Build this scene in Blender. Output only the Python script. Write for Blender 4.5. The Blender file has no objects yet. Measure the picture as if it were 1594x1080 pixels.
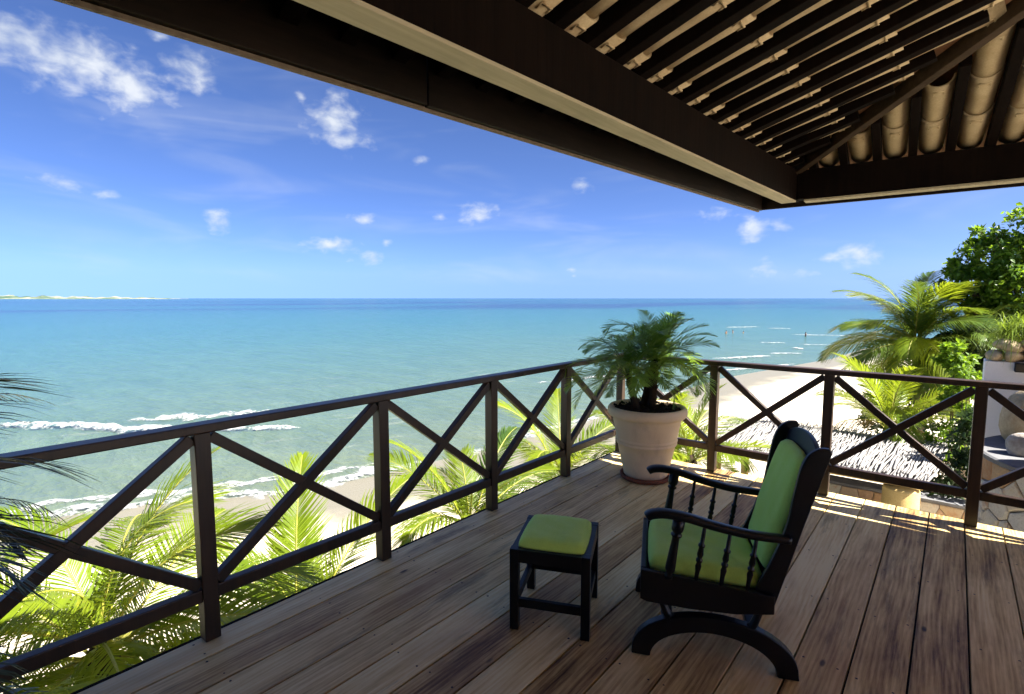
import bpy, bmesh, math, random
import numpy as np
from mathutils import Vector, Matrix, Euler

random.seed(7)
rng = np.random.default_rng(11)
sc = bpy.context.scene
col = sc.collection
R = math.radians

# ------------------------------------------------------------------ camera
cam_d = bpy.data.cameras.new('camera')
cam = bpy.data.objects.new('camera', cam_d)
col.objects.link(cam)
sc.camera = cam
cam_d.sensor_width = 36.0
cam_d.lens = 812.54 / 1594 * 36.0
cam_d.clip_start = 0.05
cam_d.clip_end = 80000
yaw, pitch = 0.7031, 0.0931
cam.location = (2.582, -4.808, 1.6094)
cam.rotation_euler = (math.pi / 2 - pitch, 0, yaw)

# ------------------------------------------------------------------ sun and exposure
SUN = Vector((0.90, 0.28, 1.0)).normalized()
sun_d = bpy.data.lights.new('sun', 'SUN')
sun_d.energy = 4.6
sun_d.angle = R(0.55)
sun_d.color = (1.0, 0.95, 0.86)
sun = bpy.data.objects.new('sun', sun_d)
col.objects.link(sun)
sun.rotation_euler = (-SUN).to_track_quat('-Z', 'Y').to_euler()
sc.view_settings.view_transform = 'Standard'
sc.view_settings.look = 'None'
sc.view_settings.gamma = 1.0
sc.view_settings.use_curve_mapping = False
sc.view_settings.exposure = 2.4
sc.cycles.max_bounces = 5
sc.cycles.diffuse_bounces = 3
sc.cycles.transparent_max_bounces = 8
sc.cycles.sample_clamp_indirect = 8.0
sc.cycles.adaptive_threshold = 0.02


# ------------------------------------------------------------------ node helper
class NT:
    def __init__(self, nt):
        self.nt = nt
        self.n = nt.nodes
        self.n.clear()

    def node(self, t, **kw):
        nd = self.n.new(t)
        for k, v in kw.items():
            if k.startswith('i_'):
                key = k[2:]
                key = int(key) if key.isdigit() else key.replace('_', ' ')
                if isinstance(v, bpy.types.NodeSocket):
                    self.nt.links.new(v, nd.inputs[key])
                else:
                    nd.inputs[key].default_value = v
            else:
                setattr(nd, k, v)
        return nd

    def put(self, sock, v):
        if isinstance(v, bpy.types.NodeSocket):
            self.nt.links.new(v, sock)
        else:
            sock.default_value = v

    def math(self, op, a, b=None, c=None, clamp=False):
        nd = self.n.new('ShaderNodeMath')
        nd.operation = op
        nd.use_clamp = clamp
        for i, v in enumerate((a, b, c)):
            if v is not None:
                self.put(nd.inputs[i], v)
        return nd.outputs[0]

    def vmath(self, op, a, b=None):
        nd = self.n.new('ShaderNodeVectorMath')
        nd.operation = op
        self.put(nd.inputs[0], a)
        if b is not None:
            self.put(nd.inputs[1], b)
        return nd.outputs[1] if op in ('LENGTH', 'DOT_PRODUCT', 'DISTANCE') else nd.outputs[0]

    def noise(self, vec, scale, detail=4, rough=0.55, dist=0.0):
        nd = self.n.new('ShaderNodeTexNoise')
        if vec is not None:
            self.nt.links.new(vec, nd.inputs['Vector'])
        nd.inputs['Scale'].default_value = scale
        nd.inputs['Detail'].default_value = detail
        nd.inputs['Roughness'].default_value = rough
        nd.inputs['Distortion'].default_value = dist
        return nd.outputs['Fac']

    def mapping(self, vec, scale=(1, 1, 1), loc=(0, 0, 0), rot=(0, 0, 0)):
        nd = self.n.new('ShaderNodeMapping')
        self.nt.links.new(vec, nd.inputs['Vector'])
        nd.inputs['Scale'].default_value = scale
        self.put(nd.inputs['Location'], loc)
        nd.inputs['Rotation'].default_value = rot
        return nd.outputs[0]

    def ramp(self, fac, stops, interp='LINEAR'):
        nd = self.n.new('ShaderNodeValToRGB')
        cr = nd.color_ramp
        cr.interpolation = interp
        while len(cr.elements) < len(stops):
            cr.elements.new(0.5)
        for e, (p, c) in zip(cr.elements, stops):
            e.position = p
            e.color = (c, c, c, 1) if isinstance(c, (int, float)) else (*c, 1)
        self.put(nd.inputs[0], fac)
        return nd.outputs[0]

    def mix(self, fac, a, b, blend='MIX'):
        nd = self.n.new('ShaderNodeMix')
        nd.data_type = 'RGBA'
        nd.blend_type = blend
        self.put(nd.inputs[0], fac)
        for i, v in ((6, a), (7, b)):
            if isinstance(v, tuple) and len(v) == 3:
                v = (*v, 1)
            self.put(nd.inputs[i], v)
        return nd.outputs[2]

    def smooth(self, x, lo, hi):
        nd = self.n.new('ShaderNodeMapRange')
        nd.interpolation_type = 'SMOOTHSTEP'
        self.put(nd.inputs[0], x)
        nd.inputs[1].default_value = lo
        nd.inputs[2].default_value = hi
        return nd.outputs[0]

    def bump(self, h, strength=0.3, dist=0.01):
        nd = self.n.new('ShaderNodeBump')
        nd.inputs['Strength'].default_value = strength
        nd.inputs['Distance'].default_value = dist
        self.nt.links.new(h, nd.inputs['Height'])
        return nd.outputs[0]

    def objco(self):
        return self.n.new('ShaderNodeTexCoord').outputs['Object']

    def pos(self):
        return self.n.new('ShaderNodeNewGeometry').outputs['Position']

    def rand(self):
        return self.n.new('ShaderNodeObjectInfo').outputs['Random']


# ------------------------------------------------------------------ world: Nishita sky with fair-weather clouds
world = bpy.data.worlds.new('World')
sc.world = world
world.use_nodes = True
w = NT(world.node_tree)
sky = w.node('ShaderNodeTexSky', sky_type='NISHITA')
sky.sun_disc = False
sky.sun_elevation = math.asin(SUN.z)
sky.sun_rotation = math.atan2(SUN.x, SUN.y)
sky.altitude = 0
sky.air_density = 0.42
sky.dust_density = 1.0
sky.ozone_density = 10.0
dirv = w.node('ShaderNodeTexCoord').outputs['Generated']
sep = w.node('ShaderNodeSeparateXYZ', i_0=dirv)
lift = w.node('ShaderNodeCombineXYZ', i_0=sep.outputs[0], i_1=sep.outputs[1], i_2=w.math('MAXIMUM', sep.outputs[2], 0.045))
world.node_tree.links.new(lift.outputs[0], sky.inputs[0])
az = w.math('ARCTAN2', sep.outputs[0], sep.outputs[1])
el = w.math('ARCSINE', sep.outputs[2])
ae = w.node('ShaderNodeCombineXYZ', i_0=az, i_1=el).outputs[0]
# azimuth, elevation, half width, half height (degrees), density of each cumulus
CLOUDS = [(-82.3, 19.2, 3.4, 1.5, 1.0), (-79.0, 18.6, 3.6, 1.9, 1.05), (-75.6, 17.6, 2.6, 1.7, 1.05), (-71.0, 19.6, 2.1, 2.0, .85),
          (-80.5, 17.0, 2.0, .8, .6), (-73.0, 21.8, 1.6, 1.0, .5), (-58.6, 17.3, 2.5, 1.8, 1.0), (-57.2, 15.6, 2.2, 1.1, .9), (-61.5, 19.0, .9, .8, .6),
          (-80.2, 9.3, 2.0, .75, .8), (-77.6, 8.9, 1.2, .7, .7), (-69.0, 7.1, 1.3, .9, .95), (-55.6, 8.1, 1.4, .65, .85), (-44.0, 8.9, 1.8, 1.1, .95), (-47.9, 8.6, .8, .5, .7),
          (-33.0, 11.9, 1.2, .75, .8), (-50.0, 14.1, 1.4, .6, .6), (-59.0, 5.4, 2.2, .65, .95), (-55.0, 4.1, .9, .8, .9), (-53.7, 5.85, .6, .5, .7),
          (-57.6, 3.8, .6, .35, .6), (-15.6, 6.7, 1.5, .95, .95), (-13.6, 7.0, 1.2, .7, .8), (-19.6, 8.4, 1.8, .8, .75), (-14.7, 2.9, 1.4, 1.3, .75), (-11.2, 2.4, 1.5, .7, .6),
          (-6.8, 3.9, 1.4, 1.1, .95), (-9.3, 3.7, 1.3, .5, .8), (-79.3, 3.2, .8, .35, .6), (-33.8, 3.1, .7, .5, .6), (-33.6, 2.4, .6, .3, .6), (-42.0, 3.6, .6, .4, .4)]
acc = None
for (a, e, sw, sh, dn) in CLOUDS:
    d = w.vmath('SUBTRACT', ae, (R(a), R(e), 0))
    d = w.vmath('MULTIPLY', d, (1 / R(sw), 1 / R(sh), 0))
    g = w.math('MULTIPLY_ADD', w.vmath('LENGTH', d), -0.62, dn)
    acc = g if acc is None else w.math('MAXIMUM', acc, g)
aes = w.mapping(ae, scale=(1.0, 1.5, 1))
n1 = w.noise(aes, 30, 4, 0.52, 0.2)
n2 = w.noise(aes, 8, 2, 0.6)
den = w.math('ADD', acc, w.math('MULTIPLY', w.math('SUBTRACT', n1, 0.5), 1.9))
# the same scattered clouds go on all round the sky
scat = w.math('MULTIPLY', w.smooth(n2, 0.58, 0.74), 0.5)
cum = w.math('MULTIPLY', w.smooth(den, 0.06, 1.25), w.math('MULTIPLY_ADD', n2, 0.5, 0.55), clamp=True)
cir = w.smooth(w.noise(w.mapping(ae, scale=(1.0, 4.5, 1), rot=(0, 0, 0.16)), 3.2, 3, 0.6, 0.6), 0.44, 0.86)
cir = w.math('MULTIPLY', cir, 0.24)
up = w.smooth(sep.outputs[2], 0.012, 0.05)
cover = w.math('MULTIPLY', w.math('MAXIMUM', w.math('MAXIMUM', cum, cir), w.math('MULTIPLY', scat, w.smooth(sep.outputs[2], 0.42, 0.6))), up, clamp=True)
shade = w.ramp(w.math('ADD', w.math('MULTIPLY', n2, 0.5), w.math('MULTIPLY', n1, 0.5)), [(0.3, (2.5, 2.85, 3.3)), (0.62, (3.7, 3.85, 4.0))])
skyc = w.mix(1.0, sky.outputs[0], (1.0, 0.93, 0.98), 'MULTIPLY')
skyc = w.mix(cover, skyc, shade)
bg = w.node('ShaderNodeBackground', i_0=skyc)
bg.inputs[1].default_value = 0.05
wo = w.node('ShaderNodeOutputWorld')
world.node_tree.links.new(bg.outputs[0], wo.inputs[0])


# ------------------------------------------------------------------ materials
def new_mat(name):
    m = bpy.data.materials.new(name)
    m.use_nodes = True
    return m, NT(m.node_tree)


def finish(t, color, rough, normal=None, spec=None, coat=None, extra=None):
    p = t.node('ShaderNodeBsdfPrincipled')
    t.put(p.inputs['Base Color'], (*color, 1) if isinstance(color, tuple) and len(color) == 3 else color)
    t.put(p.inputs['Roughness'], rough)
    if normal is not None:
        t.put(p.inputs['Normal'], normal)
    if spec is not None:
        t.put(p.inputs['Specular IOR Level'], spec)
    if coat is not None:
        p.inputs['Coat Weight'].default_value = coat
        p.inputs['Coat Roughness'].default_value = 0.22
    o = t.node('ShaderNodeOutputMaterial')
    t.nt.links.new(p.outputs[0], o.inputs[0])
    return p


def rand_vec(t, k=37.0):
    r = t.rand()
    return t.node('ShaderNodeCombineXYZ', i_0=t.math('MULTIPLY', r, k), i_1=t.math('MULTIPLY', r, k * 1.7), i_2=t.math('MULTIPLY', r, k * .6)).outputs[0]


def mat_deck():
    m, t = new_mat('weathered_deck_wood')
    co = t.vmath('ADD', t.objco(), rand_vec(t))
    warp = t.noise(t.mapping(co, scale=(2.2, 0.55, 1)), 1.0, 3, 0.5)
    rings = t.node('ShaderNodeTexWave', wave_type='BANDS', bands_direction='X')
    t.nt.links.new(t.mapping(t.vmath('ADD', co, t.node('ShaderNodeCombineXYZ', i_0=t.math('MULTIPLY', warp, 0.22)).outputs[0]), scale=(1, 0.02, 1)), rings.inputs['Vector'])
    rings.inputs['Scale'].default_value = 14
    rings.inputs['Distortion'].default_value = 1.2
    rings.inputs['Detail'].default_value = 4
    rings.inputs['Detail Scale'].default_value = 1.6
    fib = t.noise(t.mapping(co, scale=(95, 3.0, 1)), 1.0, 5, 0.65)
    streak = t.noise(t.mapping(co, scale=(17, 0.9, 1)), 1.0, 5, 0.65)
    patch = t.noise(t.mapping(co, scale=(3.2, 1.1, 1)), 1.0, 6, 0.68)
    g = t.math('ADD', t.math('MULTIPLY', rings.outputs['Fac'], 0.08), t.math('MULTIPLY', fib, 0.52))
    g = t.math('ADD', g, t.math('MULTIPLY', streak, 0.62))
    g = t.math('ADD', g, t.math('MULTIPLY', patch, 0.74))
    g = t.math('ADD', g, t.math('MULTIPLY', t.math('SUBTRACT', t.rand(), 0.5), 0.34))
    c = t.ramp(t.math('MULTIPLY_ADD', g, 1.62, -0.98), [(0.0, (0.045, 0.022, 0.007)), (0.20, (0.205, 0.118, 0.041)), (0.44, (0.47, 0.325, 0.130)), (0.74, (0.72, 0.560, 0.260)), (1.0, (0.82, 0.70, 0.37))])
    red = t.smooth(t.noise(t.mapping(co, scale=(2.1, .7, 1), loc=(9, 4, 2)), 1.0, 4, 0.6), 0.5, 0.72)
    c = t.mix(t.math('MULTIPLY', red, 0.40), c, (0.32, 0.165, 0.060))
    wx = t.smooth(t.noise(t.mapping(co, scale=(8.5, 1.0, 1), loc=(3, 7, 1)), 1.0, 6, 0.72), 0.53, 0.70)
    c = t.mix(t.math('MULTIPLY', wx, 0.62), c, (0.050, 0.034, 0.022))
    # knots and old nail marks
    vo = t.node('ShaderNodeTexVoronoi', feature='F1')
    t.nt.links.new(t.mapping(co, scale=(5.0, 1.9, 1)), vo.inputs['Vector'])
    vo.inputs['Scale'].default_value = 1.0
    kn = t.smooth(vo.outputs['Distance'], 0.075, 0.03)
    c = t.mix(t.math('MULTIPLY', kn, 0.85), c, (0.014, 0.009, 0.007))
    h = t.math('ADD', t.math('MULTIPLY', fib, 0.6), t.math('MULTIPLY', rings.outputs['Fac'], 0.06))
    rough = t.math('MULTIPLY_ADD', patch, 0.32, 0.36)
    finish(t, c, rough, t.bump(h, 0.30, 0.006), spec=0.30)
    return m


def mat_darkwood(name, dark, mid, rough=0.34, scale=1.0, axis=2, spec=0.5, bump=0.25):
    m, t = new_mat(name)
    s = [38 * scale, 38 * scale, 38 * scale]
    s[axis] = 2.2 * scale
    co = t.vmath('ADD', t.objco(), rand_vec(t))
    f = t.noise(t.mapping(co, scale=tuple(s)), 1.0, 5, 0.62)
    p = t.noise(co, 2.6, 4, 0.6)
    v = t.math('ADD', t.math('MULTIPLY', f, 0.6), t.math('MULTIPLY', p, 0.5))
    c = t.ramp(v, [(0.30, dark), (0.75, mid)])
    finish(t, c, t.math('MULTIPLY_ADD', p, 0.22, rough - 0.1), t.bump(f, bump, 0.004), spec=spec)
    return m


def mat_lacquer():
    m, t = new_mat('black_lacquered_wood')
    co = t.vmath('ADD', t.objco(), rand_vec(t))
    p = t.noise(co, 9, 4, 0.6)
    f = t.noise(t.mapping(co, scale=(60, 60, 6)), 1, 4, 0.6)
    c = t.ramp(p, [(0.3, (0.0018, 0.0024, 0.0045)), (0.8, (0.0045, 0.0055, 0.010))])
    finish(t, c, t.math('MULTIPLY_ADD', p, 0.2, 0.24), t.bump(f, 0.10, 0.003), spec=0.36)
    return m


def mat_fabric():
    m, t = new_mat('green_upholstery_fabric')
    co = t.objco()
    w1 = t.node('ShaderNodeTexWave', wave_type='BANDS', bands_direction='X')
    w2 = t.node('ShaderNodeTexWave', wave_type='BANDS', bands_direction='Y')
    for q in (w1, w2):
        t.nt.links.new(co, q.inputs['Vector'])
        q.inputs['Scale'].default_value = 190
        q.inputs['Distortion'].default_value = 1.0
    we = t.math('ADD', w1.outputs['Fac'], w2.outputs['Fac'])
    soft = t.noise(co, 7, 4, 0.6)
    fine = t.noise(co, 160, 3, 0.6)
    c = t.ramp(t.math('ADD', t.math('MULTIPLY', soft, 0.5), t.math('MULTIPLY', fine, 0.5)), [(0.3, (0.48, 0.74, 0.12)), (0.7, (0.61, 0.88, 0.18))])
    h = t.math('ADD', t.math('MULTIPLY', we, 0.2), t.math('MULTIPLY', soft, 3.0))
    p = finish(t, c, 0.85, t.bump(h, 0.25, 0.008), spec=0.2)
    p.inputs['Sheen Weight'].default_value = 0.25
    return m


def mat_speckle(name, a, b, rough=0.85, s1=5, s2=90, bump=0.3, bd=0.006, spec=0.25, dirt=None):
    m, t = new_mat(name)
    co = t.vmath('ADD', t.objco(), rand_vec(t, 11))
    n1_ = t.noise(co, s1, 5, 0.6)
    n2_ = t.noise(co, s2, 4, 0.65)
    v = t.math('ADD', t.math('MULTIPLY', n1_, 0.55), t.math('MULTIPLY', n2_, 0.45))
    c = t.ramp(v, [(0.32, a), (0.68, b)])
    if dirt:
        k = t.smooth(t.noise(t.mapping(co, scale=(2.2, 2.2, .8)), 2.0, 6, 0.7), 0.52, 0.72)
        c = t.mix(t.math('MULTIPLY', k, 0.6), c, dirt)
    finish(t, c, rough, t.bump(v, bump, bd), spec=spec)
    return m


def mat_stone():
    m, t = new_mat('cream_and_rust_flagstone')
    co = t.vmath('ADD', t.objco(), rand_vec(t, 11))
    a = t.noise(co, 4, 6, 0.65, 0.5)
    b = t.noise(co, 45, 4, 0.65)
    c0 = t.ramp(t.rand(), [(0.0, (0.50, 0.46, 0.39)), (0.35, (0.56, 0.50, 0.40)), (0.55, (0.46, 0.34, 0.20)), (0.75, (0.40, 0.20, 0.09)), (0.9, (0.54, 0.47, 0.36)), (1.0, (0.44, 0.43, 0.41))])
    c = t.mix(t.smooth(a, 0.5, 0.72), c0, (0.38, 0.18, 0.07))
    c = t.mix(t.math('MULTIPLY', t.smooth(b, 0.5, 0.7), 0.35), c, (0.22, 0.18, 0.14))
    finish(t, c, 0.85, t.bump(t.math('ADD', a, b), 0.6, 0.02), spec=0.25)
    return m


def mat_tile():
    m, t = new_mat('pale_clay_tile')
    co = t.vmath('ADD', t.objco(), rand_vec(t, 13))
    a = t.noise(co, 7, 5, 0.65)
    b = t.noise(co, 120, 3, 0.6)
    c = t.ramp(t.math('ADD', t.math('MULTIPLY', a, 0.6), t.math('MULTIPLY', b, 0.4)), [(0.3, (0.46, 0.34, 0.19)), (0.68, (0.70, 0.57, 0.36))])
    k = t.smooth(t.noise(co, 3.2, 5, 0.7), 0.55, 0.75)
    c = t.mix(t.math('MULTIPLY', k, 0.6), c, (0.33, 0.14, 0.06))
    finish(t, c, 0.85, t.bump(b, 0.3, 0.003), spec=0.2)
    return m


def mat_leaf(name, ca, cb, tr, trans=0.45, rough=0.42, spec=0.4, yellow=None, sc_=1.2):
    m, t = new_mat(name)
    r = t.rand()
    n = t.noise(t.pos(), sc_, 4, 0.65)
    v = t.math('ADD', t.math('MULTIPLY', n, 0.75), t.math('MULTIPLY', r, 0.30))
    c = t.ramp(v, [(0.32, ca), (0.75, cb)])
    tc = t.mix(0.5, c, tr, 'MIX')
    if yellow:
        k = t.smooth(t.noise(t.pos(), 2.3, 3, 0.6), 0.62, 0.76)
        c = t.mix(t.math('MULTIPLY', k, 0.65), c, yellow)
    p = t.node('ShaderNodeBsdfPrincipled')
    t.put(p.inputs['Base Color'], c)
    p.inputs['Roughness'].default_value = rough
    p.inputs['Specular IOR Level'].default_value = spec
    q = t.node('ShaderNodeBsdfTranslucent', i_0=tc)
    mx = t.node('ShaderNodeMixShader', i_0=trans)
    t.nt.links.new(p.outputs[0], mx.inputs[1])
    t.nt.links.new(q.outputs[0], mx.inputs[2])
    o = t.node('ShaderNodeOutputMaterial')
    t.nt.links.new(mx.outputs[0], o.inputs[0])
    return m


def mat_sea():
    m, t = new_mat('turquoise_sea_water')
    p_ = t.pos()
    sp = t.node('ShaderNodeSeparateXYZ', i_0=p_)
    x, y = sp.outputs[0], sp.outputs[1]
    big = t.noise(t.mapping(p_, scale=(0.010, 0.004, 1), rot=(0, 0, 0.35)), 1, 5, 0.6)
    mid = t.noise(t.mapping(p_, scale=(0.05, 0.028, 1), rot=(0, 0, 0.3)), 1, 5, 0.62)
    off = t.math('MULTIPLY_ADD', x, -1.0, -14.0)                   # metres out from the beach
    rad = t.vmath('LENGTH', p_)
    q = t.math('ADD', t.math('MULTIPLY', off, 0.45), t.math('MULTIPLY', rad, 0.55))
    q = t.math('MULTIPLY', q, t.math('MULTIPLY_ADD', t.math('ADD', t.math('MULTIPLY', big, 0.6), t.math('MULTIPLY', mid, 0.4)), 0.9, 0.55))
    lg = t.math('DIVIDE', t.math('LOGARITHM', t.math('MAXIMUM', q, 1.0), 10.0), 4.5)
    c = t.ramp(lg, [(0.00, (0.135, 0.128, 0.082)), (0.20, (0.112, 0.126, 0.080)), (0.30, (0.078, 0.113, 0.077)), (0.37, (0.054, 0.106, 0.080)), (0.43, (0.035, 0.097, 0.082)),
                    (0.50, (0.019, 0.083, 0.082)), (0.58, (0.008, 0.064, 0.080)), (0.68, (0.004, 0.047, 0.076)), (0.80, (0.004, 0.054, 0.068)), (1.0, (0.002, 0.032, 0.056))])
    # dark reef seen through the water, far out to the right
    rf = t.noise(t.mapping(p_, scale=(0.0035, 0.0011, 1), rot=(0, 0, -0.25)), 1, 5, 0.6)
    reef = t.math('MULTIPLY', t.smooth(rf, 0.46, 0.56), t.math('MULTIPLY', t.smooth(rad, 330, 480), t.smooth(rad, 1900, 1100)))
    c = t.mix(t.math('MULTIPLY', reef, 0.75), c, (0.003, 0.016, 0.055))
    # thin streaks of foam and suspended sand near the beach
    st = t.noise(t.mapping(p_, scale=(0.62, 0.20, 1), rot=(0, 0, 0.55)), 1, 6, 0.65, 0.5)
    near = t.math('MULTIPLY', t.smooth(st, 0.60, 0.70), t.smooth(rad, 90, 30))
    c = t.mix(t.math('MULTIPLY', near, 0.30), c, (0.22, 0.23, 0.20))
    d1 = t.noise(t.mapping(p_, scale=(0.16, 0.5, 1), rot=(0, 0, -1.05)), 1, 4, 0.6)
    d2 = t.noise(t.mapping(p_, scale=(1.0, 2.6, 1), rot=(0, 0, -1.0)), 1, 5, 0.65)
    h = t.math('ADD', t.math('MULTIPLY', d1, 0.9), t.math('MULTIPLY', d2, 0.35))
    c = t.mix(1.0, c, t.ramp(t.math('ADD', t.math('MULTIPLY', d1, 0.5), t.math('MULTIPLY', d2, 0.5)), [(0.33, (0.74, 0.80, 0.84)), (0.68, (1.22, 1.16, 1.12))]), 'MULTIPLY')  # swell shading painted into the water colour, crests lighter than troughs
    finish(t, c, 0.18, t.bump(h, 0.8, 0.6), spec=0.24)
    return m


def mat_foam():
    m, t = new_mat('white_sea_foam')
    co = t.pos()
    n = t.noise(t.mapping(co, scale=(1.5, 1.5, 1.5)), 1, 6, 0.78, 0.6)
    uv = t.node('ShaderNodeAttribute', attribute_name='edge').outputs['Fac']
    fn = t.noise(t.mapping(co, scale=(5.5, 5.5, 5.5)), 1, 4, 0.7)
    nn = t.math('ADD', t.math('MULTIPLY', n, 0.6), t.math('MULTIPLY', fn, 0.4))
    a = t.smooth(t.math('MULTIPLY', t.math('POWER', uv, 0.6), t.math('MULTIPLY_ADD', t.math('SUBTRACT', nn, 0.5), 8.0, 1.0)), 0.35, 1.5)
    p = t.node('ShaderNodeBsdfPrincipled')
    p.inputs['Base Color'].default_value = (0.33, 0.345, 0.34, 1)
    p.inputs['Roughness'].default_value = 0.9
    t.put(p.inputs['Normal'], t.bump(n, 0.6, 0.25))
    tr = t.node('ShaderNodeBsdfTransparent')
    mx = t.node('ShaderNodeMixShader', i_0=a)
    t.nt.links.new(tr.outputs[0], mx.inputs[1])
    t.nt.links.new(p.outputs[0], mx.inputs[2])
    o = t.node('ShaderNodeOutputMaterial')
    t.nt.links.new(mx.outputs[0], o.inputs[0])
    return m


def mat_sand():
    m, t = new_mat('pale_beach_sand')
    co = t.pos()
    sp = t.node('ShaderNodeSeparateXYZ', i_0=co)
    n = t.noise(co, 0.5, 6, 0.65)
    f = t.noise(co, 9, 5, 0.7)
    c = t.ramp(t.math('ADD', t.math('MULTIPLY', n, 0.5), t.math('MULTIPLY', f, 0.5)), [(0.3, (0.50, 0.43, 0.32)), (0.7, (0.66, 0.59, 0.47))])
    wet = t.smooth(t.math('ADD', sp.outputs[2], t.math('MULTIPLY', n, 0.35)), -5.62, -5.95)
    c = t.mix(wet, c, (0.17, 0.155, 0.115))
    k = t.smooth(t.noise(t.mapping(co, scale=(0.5, 1.6, 1)), 1.3, 7, 0.75), 0.64, 0.70)
    c = t.mix(t.math('MULTIPLY', k, 0.5), c, (0.20, 0.15, 0.09))
    finish(t, c, t.math('MULTIPLY_ADD', wet, -0.55, 0.95), t.bump(f, 0.5, 0.06), spec=0.3)
    return m


def mat_dune():
    m, t = new_mat('dune_scrub')
    co = t.pos()
    n = t.noise(t.mapping(co, scale=(0.004, 0.004, 0.03)), 1, 6, 0.7)
    c = t.ramp(n, [(0.40, (0.045, 0.085, 0.055)), (0.50, (0.09, 0.12, 0.085)), (0.56, (0.26, 0.25, 0.21))])
    finish(t, c, 0.95, spec=0.1)
    return m


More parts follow.
